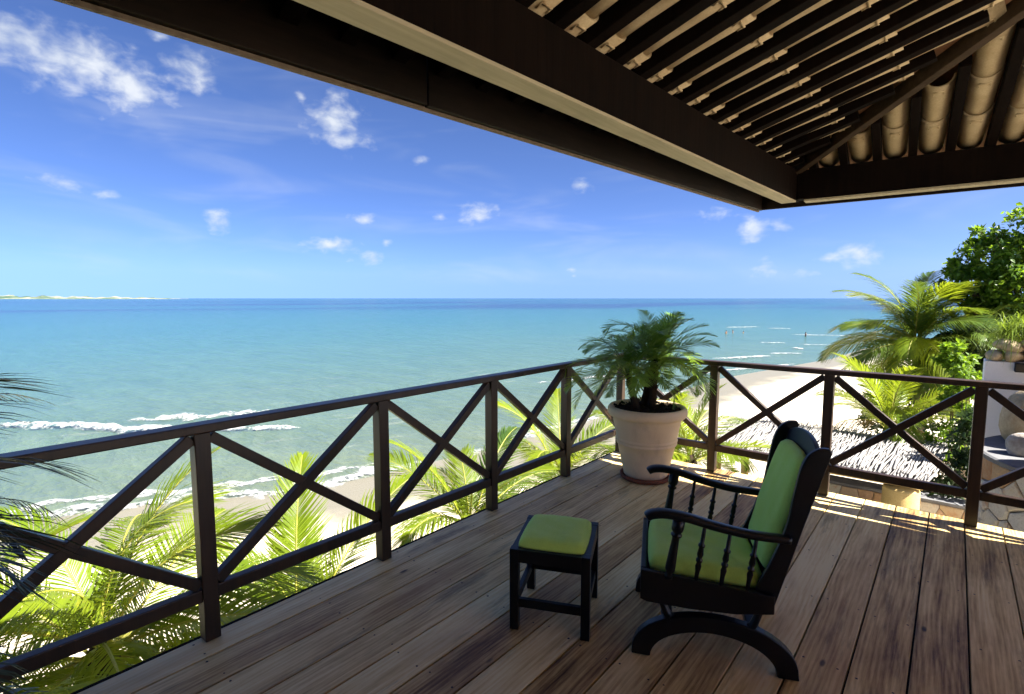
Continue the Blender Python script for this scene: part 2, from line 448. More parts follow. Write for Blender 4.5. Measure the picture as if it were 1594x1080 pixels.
M = dict(
    deck=mat_deck(),
    rail=mat_darkwood('dark_stained_rail_wood', (0.007, 0.0042, 0.003), (0.050, 0.027, 0.014), 0.38, spec=0.42),
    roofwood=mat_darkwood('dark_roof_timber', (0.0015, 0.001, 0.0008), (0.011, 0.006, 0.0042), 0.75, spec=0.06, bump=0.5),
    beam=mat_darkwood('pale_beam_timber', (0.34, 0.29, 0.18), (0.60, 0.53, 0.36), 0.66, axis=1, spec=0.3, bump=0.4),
    rafter=mat_darkwood('grey_rafter_timber', (0.10, 0.072, 0.050), (0.24, 0.185, 0.135), 0.7, axis=0, spec=0.25, bump=0.5),
    hip=mat_darkwood('brown_hip_timber', (0.030, 0.019, 0.011), (0.085, 0.056, 0.034), 0.7, axis=0, spec=0.15, bump=0.5),
    fascia=mat_darkwood('black_stained_fascia', (0.004, 0.003, 0.002), (0.020, 0.012, 0.008), 0.6, axis=1, spec=0.15),
    lacquer=mat_lacquer(),
    fabric=mat_fabric(),
    pot=mat_speckle('beige_stoneware', (0.74, 0.56, 0.34), (0.84, 0.67, 0.44), 0.85, 3, 160, 0.35, 0.004, dirt=(0.60, 0.45, 0.29)),
    saucer=mat_speckle('terracotta', (0.12, 0.04, 0.022), (0.24, 0.085, 0.045), 0.8),
    soil=mat_speckle('dark_potting_soil', (0.006, 0.005, 0.004), (0.06, 0.045, 0.035), 0.95, 30, 120, 0.9, 0.02),
    fibre=mat_speckle('brown_palm_fibre', (0.010, 0.007, 0.005), (0.055, 0.034, 0.020), 0.95, 14, 80, 0.9, 0.01),
    trunk=mat_speckle('grey_palm_trunk', (0.16, 0.12, 0.085), (0.33, 0.27, 0.20), 0.9, 5, 40, 0.7, 0.02),
    tile=mat_tile(),
    cover=mat_speckle('roof_cover_clay', (0.28, 0.13, 0.07), (0.45, 0.25, 0.14), 0.9),
    palm=mat_leaf('sunlit_palm_leaf', (0.085, 0.150, 0.008), (0.205, 0.265, 0.014), (0.44, 0.50, 0.02), 0.48, 0.36, 0.45, yellow=(0.36, 0.33, 0.035)),
    palmdark=mat_leaf('deep_green_palm_leaf', (0.030, 0.070, 0.012), (0.110, 0.170, 0.022), (0.22, 0.30, 0.03), 0.34, 0.36, 0.45, yellow=(0.20, 0.20, 0.04)),
    potted=mat_leaf('fine_green_palm_leaf', (0.075, 0.180, 0.020), (0.235, 0.390, 0.045), (0.38, 0.52, 0.05), 0.40, 0.33, 0.5, yellow=(0.14, 0.15, 0.03), sc_=5),
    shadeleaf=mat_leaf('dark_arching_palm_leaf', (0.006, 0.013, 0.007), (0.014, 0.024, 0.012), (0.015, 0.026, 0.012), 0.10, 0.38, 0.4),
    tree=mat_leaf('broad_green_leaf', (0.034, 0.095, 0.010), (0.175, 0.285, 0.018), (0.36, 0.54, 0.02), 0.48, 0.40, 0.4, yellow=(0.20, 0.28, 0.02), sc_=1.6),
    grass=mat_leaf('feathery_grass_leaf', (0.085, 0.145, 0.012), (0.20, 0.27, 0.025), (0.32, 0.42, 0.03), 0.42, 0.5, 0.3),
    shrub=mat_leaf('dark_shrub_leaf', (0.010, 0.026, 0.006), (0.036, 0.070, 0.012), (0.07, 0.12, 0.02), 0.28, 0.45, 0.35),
    rachis=mat_speckle('yellow_green_leaf_rib', (0.22, 0.22, 0.03), (0.38, 0.36, 0.06), 0.5),
    dry=mat_leaf('dry_brown_palm_leaf', (0.10, 0.065, 0.025), (0.22, 0.16, 0.06), (0.26, 0.19, 0.06), 0.3, 0.6, 0.2),
    reed=mat_speckle('grey_reed_matting', (0.15, 0.14, 0.13), (0.27, 0.255, 0.235), 0.95, 20, 90),
    bark=mat_speckle('brown_bark', (0.05, 0.035, 0.024), (0.14, 0.10, 0.07), 0.95, 8, 60, 0.8, 0.02),
    stick=mat_speckle('bleached_driftwood_stick', (0.15, 0.14, 0.135), (0.33, 0.315, 0.30), 0.9, 9, 60, 0.5, 0.01),
    log=mat_speckle('yellow_peeled_log', (0.36, 0.24, 0.08), (0.56, 0.42, 0.17), 0.7, 4, 50, 0.4, 0.01),
    mortar=mat_speckle('grey_mortar', (0.16, 0.15, 0.14), (0.30, 0.28, 0.26), 0.95),
    stone=mat_stone(),
    boulder=mat_speckle('pale_boulder_stone', (0.32, 0.28, 0.24), (0.62, 0.58, 0.52), 0.9, 3, 30, 0.7, 0.03, dirt=(0.36, 0.22, 0.12)),
    rubble=mat_speckle('warm_round_stone', (0.28, 0.20, 0.11), (0.56, 0.45, 0.29), 0.9, 4, 30, 0.6, 0.02, dirt=(0.34, 0.16, 0.06)),
    white=mat_speckle('white_plaster', (0.74, 0.74, 0.74), (0.82, 0.82, 0.81), 0.9, 2, 60, 0.2, 0.004),
    slab=mat_speckle('grey_stone_coping', (0.10, 0.10, 0.105), (0.19, 0.19, 0.195), 0.85, 4, 60, 0.4, 0.01),  # grey stone, darkened further to imitate shade lying on the coping
    paving=mat_speckle('terrace_paving', (0.22, 0.19, 0.15), (0.36, 0.31, 0.25), 0.9, 2, 30, 0.4, 0.01),
    sea=mat_sea(), foam=mat_foam(), sand=mat_sand(), dune=mat_dune(),
    skin=mat_speckle('tanned_skin', (0.20, 0.09, 0.05), (0.34, 0.17, 0.10), 0.6, 6, 60, 0.1, 0.002),
    swim=mat_speckle('dark_swimwear', (0.01, 0.012, 0.03), (0.03, 0.03, 0.06), 0.7),
    hair=mat_speckle('dark_hair', (0.008, 0.005, 0.004), (0.02, 0.014, 0.01), 0.6),
)


# ------------------------------------------------------------------ mesh helpers
class MB:
    """collects simple shapes, builds ONE mesh object"""

    def __init__(self):
        self.v = []
        self.f = []

    def add(self, vs, fs):
        o = len(self.v)
        self.v += [tuple(p) for p in vs]
        self.f += [tuple(i + o for i in q) for q in fs]
        return self

    def box(self, c, s, rot=None):
        vs = []
        for dx in (-.5, .5):
            for dy in (-.5, .5):
                for dz in (-.5, .5):
                    p = Vector((dx * s[0], dy * s[1], dz * s[2]))
                    if rot is not None:
                        p = rot @ p
                    vs.append(p + Vector(c))
        return self.add(vs, [(0, 1, 3, 2), (4, 6, 7, 5), (0, 4, 5, 1), (2, 3, 7, 6), (0, 2, 6, 4), (1, 5, 7, 3)])

    def bar(self, p, q, wd, ht, up=(0, 0, 1)):
        p, q = Vector(p), Vector(q)
        d = (q - p).normalized()
        s = d.cross(Vector(up)).normalized()
        u = s.cross(d)
        vs = []
        for e in (p, q):
            for a, b in ((-1, -1), (1, -1), (1, 1), (-1, 1)):
                vs.append(e + s * a * wd / 2 + u * b * ht / 2)
        return self.add(vs, [(0, 3, 2, 1), (4, 5, 6, 7), (0, 1, 5, 4), (1, 2, 6, 5), (2, 3, 7, 6), (3, 0, 4, 7)])

    def tube(self, pts, rad, seg=8, caps=True):
        pts = [Vector(p) for p in pts]
        n = len(pts)
        if isinstance(rad, (int, float)):
            rad = [rad] * n
        ref = Vector((0, 0, 1))
        d0 = (pts[-1] - pts[0]).normalized()
        if abs(d0.z) > 0.85:
            ref = Vector((1, 0, 0))
        vs = []
        for i, p in enumerate(pts):
            d = (pts[min(i + 1, n - 1)] - pts[max(i - 1, 0)]).normalized()
            s = d.cross(ref).normalized()
            u = s.cross(d)
            for k in range(seg):
                a = 2 * math.pi * k / seg
                vs.append(p + (s * math.cos(a) + u * math.sin(a)) * rad[i])
        fs = []
        for i in range(n - 1):
            for k in range(seg):
                a, b = i * seg + k, i * seg + (k + 1) % seg
                fs.append((a, b, b + seg, a + seg))
        if caps:
            fs.append(tuple(range(seg))[::-1])
            fs.append(tuple((n - 1) * seg + k for k in range(seg)))
        return self.add(vs, fs)

    def lathe(self, prof, seg=32, c=(0, 0, 0), close=False):
        vs = []
        for r, z in prof:
            for k in range(seg):
                a = 2 * math.pi * k / seg
                vs.append((c[0] + r * math.cos(a), c[1] + r * math.sin(a), c[2] + z))
        fs = []
        for i in range(len(prof) - 1):
            for k in range(seg):
                a, b = i * seg + k, i * seg + (k + 1) % seg
                fs.append((a, b, b + seg, a + seg))
        if close:
            fs.append(tuple(range(seg))[::-1])
            fs.append(tuple((len(prof) - 1) * seg + k for k in range(seg)))
        return self.add(vs, fs)

    def plate(self, poly, off, thick):
        """polygon (list of 3D points) thickened from +off/2 to -off/2 along vector off"""
        o = Vector(off).normalized() * thick / 2
        n = len(poly)
        a = [Vector(p) + o for p in poly]
        b = [Vector(p) - o for p in poly]
        fs = [tuple(range(n)), tuple(range(n, 2 * n))[::-1]]
        for i in range(n):
            j = (i + 1) % n
            fs.append((i, i + n, j + n, j))
        return self.add(a + b, fs)

    def mesh(self, name):
        me = bpy.data.meshes.new(name)
        me.from_pydata(self.v, [], self.f)
        me.update()
        return me

    def build(self, name, mat, parent=None, smooth=False, bevel=0, seg=2, sub=0):
        me = self.mesh(name)
        me.materials.append(mat)
        bm = bmesh.new()
        bm.from_mesh(me)
        bmesh.ops.recalc_face_normals(bm, faces=bm.faces)
        bm.to_mesh(me)
        bm.free()
        return place(me, name, parent, smooth, bevel, seg, sub)


def place(me, name, parent=None, smooth=False, bevel=0, seg=2, sub=0):
    o = bpy.data.objects.new(name, me)
    col.objects.link(o)
    o.parent = parent
    if smooth:
        me.polygons.foreach_set('use_smooth', [True] * len(me.polygons))
    if bevel:
        b = o.modifiers.new('bevel', 'BEVEL')
        b.width = bevel
        b.segments = seg
        b.limit_method = 'ANGLE'
        b.angle_limit = R(35)
    if sub:
        s = o.modifiers.new('sub', 'SUBSURF')
        s.levels = s.render_levels = sub
    return o


def fast_mesh(name, verts, faces, mat):
    me = bpy.data.meshes.new(name)
    me.from_pydata(verts, [], faces)
    me.materials.append(mat)
    me.update()
    return me


def tag(o, label=None, cat=None, group=None, kind=None):
    if label:
        o['label'] = label
    if cat:
        o['category'] = cat
    if group:
        o['group'] = group
    if kind:
        o['kind'] = kind
    return o


def empty(name, loc=(0, 0, 0), rz=0.0):
    o = bpy.data.objects.new(name, None)
    col.objects.link(o)
    o.location = loc
    o.rotation_euler = (0, 0, rz)
    return o


# ================================================================== THE SETTING
SEA_Z = -6.4
# sea -------------------------------------------------------------- one sheet out to the horizon
mb = MB()
xs = [-40000, -6000, -1500, -400, -120, -40, 0, 60]
ys = [-30000, -4000, -400, -60, 0, 60, 200, 800, 5000, 40000]
mb.add([(x, y, SEA_Z) for x in xs + [6000, 40000] for y in ys], [(i * 10 + j, (i + 1) * 10 + j, (i + 1) * 10 + j + 1, i * 10 + j + 1) for i in range(9) for j in range(9)])
sea = tag(mb.build('sea', M['sea']), kind='structure')

# beach ------------------------------------------------------------
SHORE = [(-200, -60), (-60, -33), (-30, -26.5), (-3.6, -22.9), (0.5, -21.4), (2.9, -19.5), (5.5, -18.0), (8.5, -17.0), (16, -15.9), (23, -15.6), (32, -15.2), (48, -15.0), (60, -12.6), (75, -9.6), (96, -8.0), (140, 2), (260, 60), (600, 400)]


def shore_x(y):
    return float(np.interp(y, [p[0] for p in SHORE], [p[1] for p in SHORE]))


def ground_z(x, y):
    d = x - shore_x(y)
    if d < 0:
        z = 0.055 * d
    elif d < 10:
        z = 0.075 * d
    else:
        z = 0.75 + 0.03 * (d - 10)
    z = SEA_Z + min(z, 2.2)
    if x > 0.3 and y > 2.6:                      # the bank behind the house
        z += 0.0
    return z + 0.035 * math.sin(x * 1.9 + y * 0.7) * math.sin(y * 1.3 - x * .6) * (1 if d > 3 else 0)


gx = list(np.arange(-45, 12.1, 0.6)) + [16, 24, 40, 80, 200, 500]
gy = [-200, -120, -80, -50] + list(np.arange(-36, 40, 0.8)) + list(np.arange(40, 110, 2.5)) + [120, 140, 180, 260, 400, 600]
vs, fs = [], []
for x in gx:
    for y in gy:
        vs.append((x, y, ground_z(x, y)))
ny = len(gy)
for i in range(len(gx) - 1):
    for j in range(ny - 1):
        fs.append((i * ny + j, (i + 1) * ny + j, (i + 1) * ny + j + 1, i * ny + j + 1))
beach = place(fast_mesh('beach', vs, fs, M['sand']), 'beach', smooth=True)
tag(beach, kind='structure')

# far headland -----------------------------------------------------
vs, fs = [], []
N = 90
for i in range(N + 1):
    t_ = i / N
    ang = R(-89) + t_ * R(89 - 72.0)          # azimuth from +Y
    D = 6200 + 900 * t_
    hgt = (46 * (1 - t_) ** 0.6 + 8) * (0.72 + 0.28 * math.sin(i * 0.9) * math.sin(i * 0.37 + 1)) * min(1, (1 - t_) * 7 + .1)
    for k, (dd, hh) in enumerate(((0, -1), (60, 3), (300, hgt * .55 * (0.8 + .4 * random.random())), (700, hgt), (1500, hgt * .9))):
        vs.append((math.sin(ang) * (D + dd), math.cos(ang) * (D + dd), SEA_Z + hh))
for i in range(N):
    for k in range(4):
        a = i * 5 + k
        fs.append((a, a + 5, a + 6, a + 1))
tag(place(fast_mesh('headland', vs, fs, M['dune']), 'headland', smooth=True), kind='structure')


# breaking waves ----------------------------------------------------
def foam(pts, wid, ragged=0.5, hgt=0.12, n=60, seed=0, name='foam'):
    rr = random.Random(seed)
    P = [Vector((p[0], p[1], 0)) for p in pts]
    ln = [0]
    for a, b in zip(P, P[1:]):
        ln.append(ln[-1] + (b - a).length)
    vs, fs, ed = [], [], []
    ROW = 7
    ph = [rr.random() * 9 for _ in range(6)]
    for i in range(n + 1):
        s = ln[-1] * i / n
        p = Vector((float(np.interp(s, ln, [q.x for q in P])), float(np.interp(s, ln, [q.y for q in P])), 0))
        s2 = min(ln[-1], s + .4)
        s1 = max(0, s - .4)
        d = Vector((float(np.interp(s2, ln, [q.x for q in P])) - float(np.interp(s1, ln, [q.x for q in P])), float(np.interp(s2, ln, [q.y for q in P])) - float(np.interp(s1, ln, [q.y for q in P])), 0)).normalized()
        nrm = Vector((-d.y, d.x, 0))
        wv = math.sin(s * .9 + ph[0]) * .4 + math.sin(s * 2.3 + ph[1]) * .3 + math.sin(s * 5.1 + ph[2]) * .2
        p = p + nrm * wv * wid * ragged * .6
        tap = min(1, i / n * 6, (1 - i / n) * 6) ** .6
        ww = wid * (1 + ragged * (math.sin(s * 1.7 + ph[3]) * .4 + math.sin(s * 3.9 + ph[4]) * .3 + rr.uniform(-.2, .2))) * (0.25 + .75 * tap)
        for k in range(ROW):
            u = k / (ROW - 1) * 2 - 1
            prof = max(0, 1 - u * u)
            vs.append((p.x + nrm.x * u * ww / 2, p.y + nrm.y * u * ww / 2, SEA_Z + 0.02 + hgt * prof * tap * (.7 + .3 * rr.random())))
            ed.append(prof * (.45 + .75 * tap))
    for i in range(n):
        for k in range(ROW - 1):
            a = i * ROW + k
            fs.append((a, a + ROW, a + ROW + 1, a + 1))
    me = fast_mesh('foam', vs, fs, M['foam'])
    at = me.attributes.new('edge', 'FLOAT', 'POINT')
    at.data.foreach_set('value', ed)
    return place(me, name, sea, smooth=True)


foam([(-23.14, -3.55), (-22.74, -1.92), (-22.22, -0.71), (-21.45, 0.52), (-20.68, 1.6), (-19.76, 2.9), (-18.66, 4.2), (-18.0, 5.78), (-17.7, 7.49), (-17.2, 9.54), (-16.6, 12)], 1.5, 0.55, 0.10, 110, 1)
foam([(-24.4, -6.5), (-23.9, -1.5), (-22.4, 1.4), (-20.6, 4.2), (-19.2, 7.0), (-18.6, 10)], 0.8, 0.8, 0.06, 90, 2)
foam([(-15.81, 13.45), (-16.14, 17.23), (-15.95, 23.04), (-15.6, 27.21), (-15.5, 33), (-15.4, 42)], 1.5, 0.6, 0.10, 110, 3)
foam([(-43.5, -1.4), (-39.91, 0.98), (-37.67, 2.46), (-35.28, 3.85), (-33.49, 5.36), (-31.71, 6.88)], 1.5, 0.45, 0.35, 110, 4)
foam([(-31.2, 7.3), (-29.92, 8.39), (-28.6, 9.9), (-27.9, 11.0)], 0.9, 0.4, 0.25, 60, 5)
foam([(-37.9, 4.4), (-37.2, 7.2), (-35.6, 9.6), (-33.6, 11.6)], 2.0, 0.8, 0.04, 70, 6)
foam([(-21.6, 65.0), (-19.26, 68.11), (-16.8, 73.8)], 1.6, 0.4, 0.16, 60, 7)
foam([(-17.6, 77.0), (-14.1, 80.0)], 1.3, 0.4, 0.12, 40, 8)
foam([(-17.9, 50.0), (-15.39, 57.7), (-12.0, 66.0)], 1.3, 0.5, 0.08, 60, 9)
foam([(-45.5, 142.3), (-39.0, 152.3)], 1.6, 0.6, 0.10, 40, 10)
foam([(-36.0, 146.4), (-30.0, 147.3)], 1.7, 0.6, 0.10, 40, 11)
foam([(-24.2, 96.5), (-20.2, 98.0)], 1.2, 0.6, 0.10, 40, 12)
foam([(-17.2, 88.4), (-15.2, 87.4)], 1.5, 0.5, 0.15, 40, 13)
foam([(-25.0, 123.0), (-12.0, 127.5)], 1.4, 0.7, 0.08, 60, 14)
foam([(-18.0, 96.8), (-10.5, 99.0)], 1.2, 0.7, 0.08, 50, 15)
foam([(-27, 34), (-25, 40), (-23.5, 47)], 1.1, 1.0, 0.05, 50, 18)

# deck --------------------------------------------------------------
deck = tag(empty('deck_floor'), kind='structure')
seams = [-0.070] + [0.105 + 0.2015 * k for k in range(0, 31)]
for a, b in zip(seams, seams[1:]):
    g = 0.0032 + random.random() * 0.0018
    dz = random.uniform(-.0022, .0004)
    wd = b - a - 2 * g
    mb = MB().box((0, 0, 0), (wd, 8.4, 0.032))
    o = mb.build('board', M['deck'], deck, bevel=0.0016, seg=1)
    o.location = ((a + b) / 2, 0.132 - 4.2 + random.uniform(-.004, .003), -0.016 + dz)
    o.rotation_euler = (0, random.uniform(-.003, .003), 0)
MB().box((-0.086, -4.08, -0.055), (0.022, 8.4, 0.10)).build('edge_trim', M['roofwood'], deck, bevel=0.004)
MB().box((3.05, 0.151, -0.075), (6.3, 0.03, 0.13)).build('edge_trim', M['roofwood'], deck, bevel=0.004)
MB().box((3.06, -4.08, -0.037), (6.26, 8.36, 0.004)).build('gap_light_block', M['fascia'], deck)  # added dark sheet, keeps light from below out of the board gaps
for k in range(15):
    MB().box((3.1, 0.05 - 0.58 * k, -0.097), (6.2, 0.07, 0.11)).build('joist', M['roofwood'], deck)
for x in (0.3, 3.2, 6.0):
    for y in (-0.25, -4.2, -8.0):
        zb = ground_z(x, y) - .3
        MB().box((x, y, (zb - .157) / 2), (0.24, 0.24, -.157 - zb)).build('support_post', M['roofwood'], deck, bevel=.01)

# nail heads along the joists
mb = MB()
for a, b in zip(seams, seams[1:]):
    for k in range(15):
        for x_ in (a + .035, b - .035):
            x_ += random.uniform(-.008, .008)
            y_ = 0.05 - .58 * k + random.uniform(-.014, .014)
            rr_ = random.uniform(.0045, .0065)
            mb.add([(x_ + rr_ * math.cos(q * 1.0472), y_ + rr_ * math.sin(q * 1.0472), .0018) for q in range(6)], [(0, 1, 2, 3, 4, 5)])
tag(mb.build('nail_heads', M['lacquer'], deck), kind='stuff')

# ================================================================== RAILINGS
PW = 0.0694
TOPZ, RTH = 1.039, 0.042
LOZ0, LOZ1 = 0.197, 0.258


def make_railing(name, label, posts, lo, hi, corner):
    """posts: coordinate of the start of each post along local x; rail runs along local x, deck side is -y"""
    root = empty(name)
    tag(root, label, 'railing')
    return root


def rail_parts(root, starts, first, last):
    """local frame: x along rail, post inner face at y=0 (deck on -y side), outward +y"""
    edges = []
    for s in starts:
        MB().box((s + PW / 2, PW / 2, (TOPZ - RTH) / 2 + .001), (PW, PW, TOPZ - RTH - .002)).build('post', M['rail'], root, bevel=0.004)
    MB().box(((first + last) / 2, 0.032, TOPZ - RTH / 2), (last - first, 0.092, RTH)).build('top_rail', M['rail'], root, bevel=0.007, seg=3)


def bay(root, x0, x1, k):
    MB().box(((x0 + x1) / 2, 0.034, (LOZ0 + LOZ1) / 2), (x1 - x0 + .006, 0.050, LOZ1 - LOZ0)).build('bottom_rail', M['rail'], root, bevel=0.005)
    zt = TOPZ - RTH
    MB().bar((x0 + .004, 0.035, LOZ1 + .016), (x1 - .004, 0.035, zt - .022), 0.046, 0.052).build('brace', M['rail'], root, bevel=0.004)
    MB().bar((x0 + .004, 0.035, zt - .022), (x1 - .004, 0.035, LOZ1 + .016), 0.041, 0.050).build('brace', M['rail'], root, bevel=0.004)


# sea-side railing: local x -> world +Y, local +y -> world -X
lr = tag(empty('railing', (0, 0, 0), R(90)), 'dark wood railing with crossed braces along the sea side of the deck', 'railing')
ls = [-5.958, -4.967, -3.977, -2.986, -1.995, -1.005]
rail_parts(lr, ls + [0.0], -7.0, 0.078)
for i, (a, b) in enumerate(zip([-6.949] + ls, ls + [0.0])):
    bay(lr, a + PW, b, i)
# back railing: local x -> world X, local +y -> world +Y
br = tag(empty('railing', (0, 0, 0), 0), 'dark wood railing with crossed braces behind the potted palm and rocking chair', 'railing')
bs = [0.893, 1.807, 2.720, 3.634, 4.547, 5.46]
rail_parts(br, bs, 0.0105, 6.2)
for i, (a, b) in enumerate(zip([-PW] + bs, bs)):
    bay(br, a + PW, b, i)

# ================================================================== ROOF OVER THE DECK
roof = tag(empty('veranda_roof', (1.568, -.145, 0)), 'dark timber veranda roof with rafters and pale clay tiles over the deck', 'roof')
roof_inv = Matrix.Translation((-1.568, 0.145, 0))


def rp(mb_, name, mat, bevel=0.0, smooth=False):
    mb_.v = [tuple(Vector(p) - Vector((1.568, -.145, 0))) for p in mb_.v]
    return mb_.build(name, mat, roof, bevel=bevel, smooth=smooth)


Bi = Vector((1.568, -.145, 0))
dL = Vector((-.0554, -.9985, 0)).normalized()
dR = Vector((.998, .0607, 0)).normalized()
uI = Vector((.9985, -.0554, 0)).normalized()
vI = Vector((.0607, -.998, 0)).normalized()
Fc = Vector((1.223, .140, 0))
fL = Vector((-.0889, -.996, 0)).normalized()
fR = Vector((.998, .0630, 0)).normalized()
Z0, SL = 2.612, 0.28


def zL(p):
    return Z0 + SL * (Vector((p[0], p[1], 0)) - Bi).dot(uI)


def zR(p):
    return Z0 + SL * (Vector((p[0], p[1], 0)) - Bi).dot(vI)


def isect(p, d, q, e):
    """2D line p+d*s with q+e*t -> s"""
    den_ = d.x * e.y - d.y * e.x
    return ((q.x - p.x) * e.y - (q.y - p.y) * e.x) / den_


def up3(p, z):
    return Vector((p.x, p.y, z))


# fascia boards (outer faces)
nL = Vector((-fL.y, fL.x, 0))     # right of fL: inward
nL = nL if nL.dot(uI) > 0 else -nL
nR = Vector((-fR.y, fR.x, 0))
nR = nR if nR.dot(vI) > 0 else -nR
j = 3.53
rp(MB().bar(up3(Fc + nL * .014, 2.485), up3(Fc + fL * j + nL * .014, 2.485), .028, .23), 'fascia_board', M['fascia'], .003)
rp(MB().bar(up3(Fc + fL * (j + .004) + nL * .010, 2.487), up3(Fc + fL * 8.5 + nL * .010, 2.487), .028, .226), 'fascia_board', M['fascia'], .003)
rp(MB().bar(up3(Fc + nL * .0 + fR * -.0 + nR * .014, 2.485), up3(Fc + fR * 8.0 + nR * .014, 2.485), .028, .226), 'fascia_board', M['fascia'], .003)
# thin drip strip under the fascia, as seen against the sky
rp(MB().bar(up3(Fc - nL * .008, 2.3745), up3(Fc + fL * 8.4 - nL * .008, 2.3745), .014, .03), 'drip_strip', M['rafter'])
# beams
bw = 0.10
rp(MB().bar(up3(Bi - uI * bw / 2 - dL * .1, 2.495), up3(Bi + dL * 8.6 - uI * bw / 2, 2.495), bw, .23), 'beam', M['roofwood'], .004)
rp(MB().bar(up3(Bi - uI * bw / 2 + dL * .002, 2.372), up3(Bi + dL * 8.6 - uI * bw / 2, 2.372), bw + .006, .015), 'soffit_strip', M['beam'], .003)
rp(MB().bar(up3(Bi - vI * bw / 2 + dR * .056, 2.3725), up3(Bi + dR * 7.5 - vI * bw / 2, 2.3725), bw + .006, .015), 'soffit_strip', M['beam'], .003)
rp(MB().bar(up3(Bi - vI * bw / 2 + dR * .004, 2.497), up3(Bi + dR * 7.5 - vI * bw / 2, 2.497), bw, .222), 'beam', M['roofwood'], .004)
# hip
hipd = Vector((.709, -.705, 0)).normalized()
hs = SL * hipd.dot(uI)
a = Bi - hipd * .40
b = Bi + hipd * 5.2
rp(MB().bar(up3(a, Z0 - hs * .40 + .012), up3(b, Z0 + hs * 5.2 + .012), .055, .085), 'hip_rafter', M['hip'], .003)
RW, RD = .064, .076
SP = .205
DM = 3.66
tcount = 0
# left slope rafters
k = 0
tv = .13
while tv < 7.9:
    p = Bi + dL * tv
    so = isect(p, uI, Fc, fL) + .032
    ein = min(tv * 1.005 - .05, DM)
    wob = random.uniform(-.006, .006)
    q0, q1 = p + uI * so, p + uI * ein + dL * wob
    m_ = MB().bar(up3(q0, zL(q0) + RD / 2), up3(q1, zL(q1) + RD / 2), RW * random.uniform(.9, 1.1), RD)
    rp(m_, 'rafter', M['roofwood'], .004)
    tv += SP
tv = .105
while tv < 6.6:
    p = Bi + dR * tv
    so = isect(p, vI, Fc, fR) + .032
    ein = min(tv * 1.0 - .05, DM, (6.9 - tv))
    q0, q1 = p + vI * so, p + vI * max(ein, .03)
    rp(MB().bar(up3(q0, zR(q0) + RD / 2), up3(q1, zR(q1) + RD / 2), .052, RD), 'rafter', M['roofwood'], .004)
    tv += SP


# channel tiles, each its own piece
def tile_mesh():
    L, n = .43, 10
    vs, fs = [], []
    for layer, th in ((0, 0), (1, .013)):
        for i in range(4):
            s = i / 3
            r = (.069 + .009 * s) - th
            flare = .004 if i == 0 else 0
            for k_ in range(n + 1):
                a_ = math.pi * (1 + k_ / n)
                vs.append((L * s, (r + flare) * math.cos(a_), (r + flare) * math.sin(a_)))
    m_ = n + 1
    per = 4 * m_
    for layer in (0, 1):
        for i in range(3):
            for k_ in range(n):
                q = layer * per + i * m_ + k_
                fs.append((q, q + 1, q + m_ + 1, q + m_) if layer == 0 else (q, q + m_, q + m_ + 1, q + 1))
    for i in (0, 3):
        for k_ in range(n):
            q = i * m_ + k_
            fs.append((q, q + per, q + per + 1, q + 1))
    mbt = MB().add(vs, fs)
    # little moulded nib near the upper end
    zb = -.0775
    mbt.box((L * .90, 0, zb), (.008, .050, .008))
    for sy in (-1, 1):
        mbt.box((L * .90 - .016, sy * .025, zb + .0035), (.030, .006, .008))
    # raised lip at the lower end
    mm = mbt.mesh('tile')
    mm.materials.append(M['tile'])
    b_ = bmesh.new()
    b_.from_mesh(mm)
    bmesh.ops.recalc_face_normals(b_, faces=b_.faces)
    b_.to_mesh(mm)
    b_.free()
    mm.polygons.foreach_set('use_smooth', [True] * len(mm.polygons))
    return mm


TM = tile_mesh()
pit = math.atan(SL)
Boff = Vector((1.568, -.145, 0))


def put_tile(p, d, z):
    o = bpy.data.objects.new('tile', TM)
    col.objects.link(o)
    o.parent = roof
    X = Vector((d.x * math.cos(pit - .02), d.y * math.cos(pit - .02), math.sin(pit - .02)))
    Y = Vector((-d.y, d.x, 0))
    Zv = X.cross(Y)
    mt = Matrix((X, Y, Zv)).transposed().to_4x4()
    mt.translation = Vector((p.x, p.y, z)) - Boff + Vector((random.uniform(-.003, .003), random.uniform(-.003, .003), random.uniform(-.002, .002)))
    o.matrix_local = mt


EXP = .37
for axis in (0, 1):
    base, inn, zf = (dL, uI, zL) if axis == 0 else (dR, vI, zR)
    tv = .13 + SP / 2 if axis == 0 else .105 + SP / 2
    lim = 4.3 if axis == 0 else 3.0
    while tv < lim:
        nmax = int((tv + .12 + .28) / EXP) + 1
        for i in range(min(nmax, 6 if axis == 0 else 8)):
            D = -.10 + i * EXP - (.27 if axis == 0 else .0)
            if D + .30 > tv:
                continue
            if axis == 1 and D > 2.6:
                continue
            p = Bi + base * tv + inn * D
            put_tile(p, inn, zf(p) + (.108 if axis == 0 else .104))
        tv += SP
# tiled cover above, continuous over the whole roof
Rg = Bi + hipd * (DM / hipd.dot(uI))
zc = .15
A_ = Fc - nL * .06 - nR * .06
far = A_ + fL * 8.6
NE = Fc + fR * 8.0 - nR * .06
Rz = Z0 + SL * DM
mb = MB()
top = [up3(A_, zL(A_) + zc), up3(Rg, Rz + zc), up3(Rg + dL * 6.0, Rz + zc), up3(far, zL(far) + zc), up3(NE, 2.5 + zc), up3(NE + dL * 8.6, 2.5 + zc)]
bot = [p + Vector((0, 0, .05)) for p in top]
FS = [(0, 1, 2, 3), (0, 4, 1), (4, 5, 2, 1)]
mb.add(top + bot, FS + [tuple(i + 6 for i in f) for f in FS] + [(0, 3, 9, 6), (0, 4, 10, 6), (4, 5, 11, 10), (3, 2, 8, 9), (2, 5, 11, 8)])
rp(mb, 'tile_cover', M['cover'])
# posts of the veranda, outside the picture
for px, py in ((6.4, .13), (1.17, -7.6)):
    rp(MB().box((px, py, 1.19), (.16, .16, 2.378)), 'column', M['roofwood'], .01)

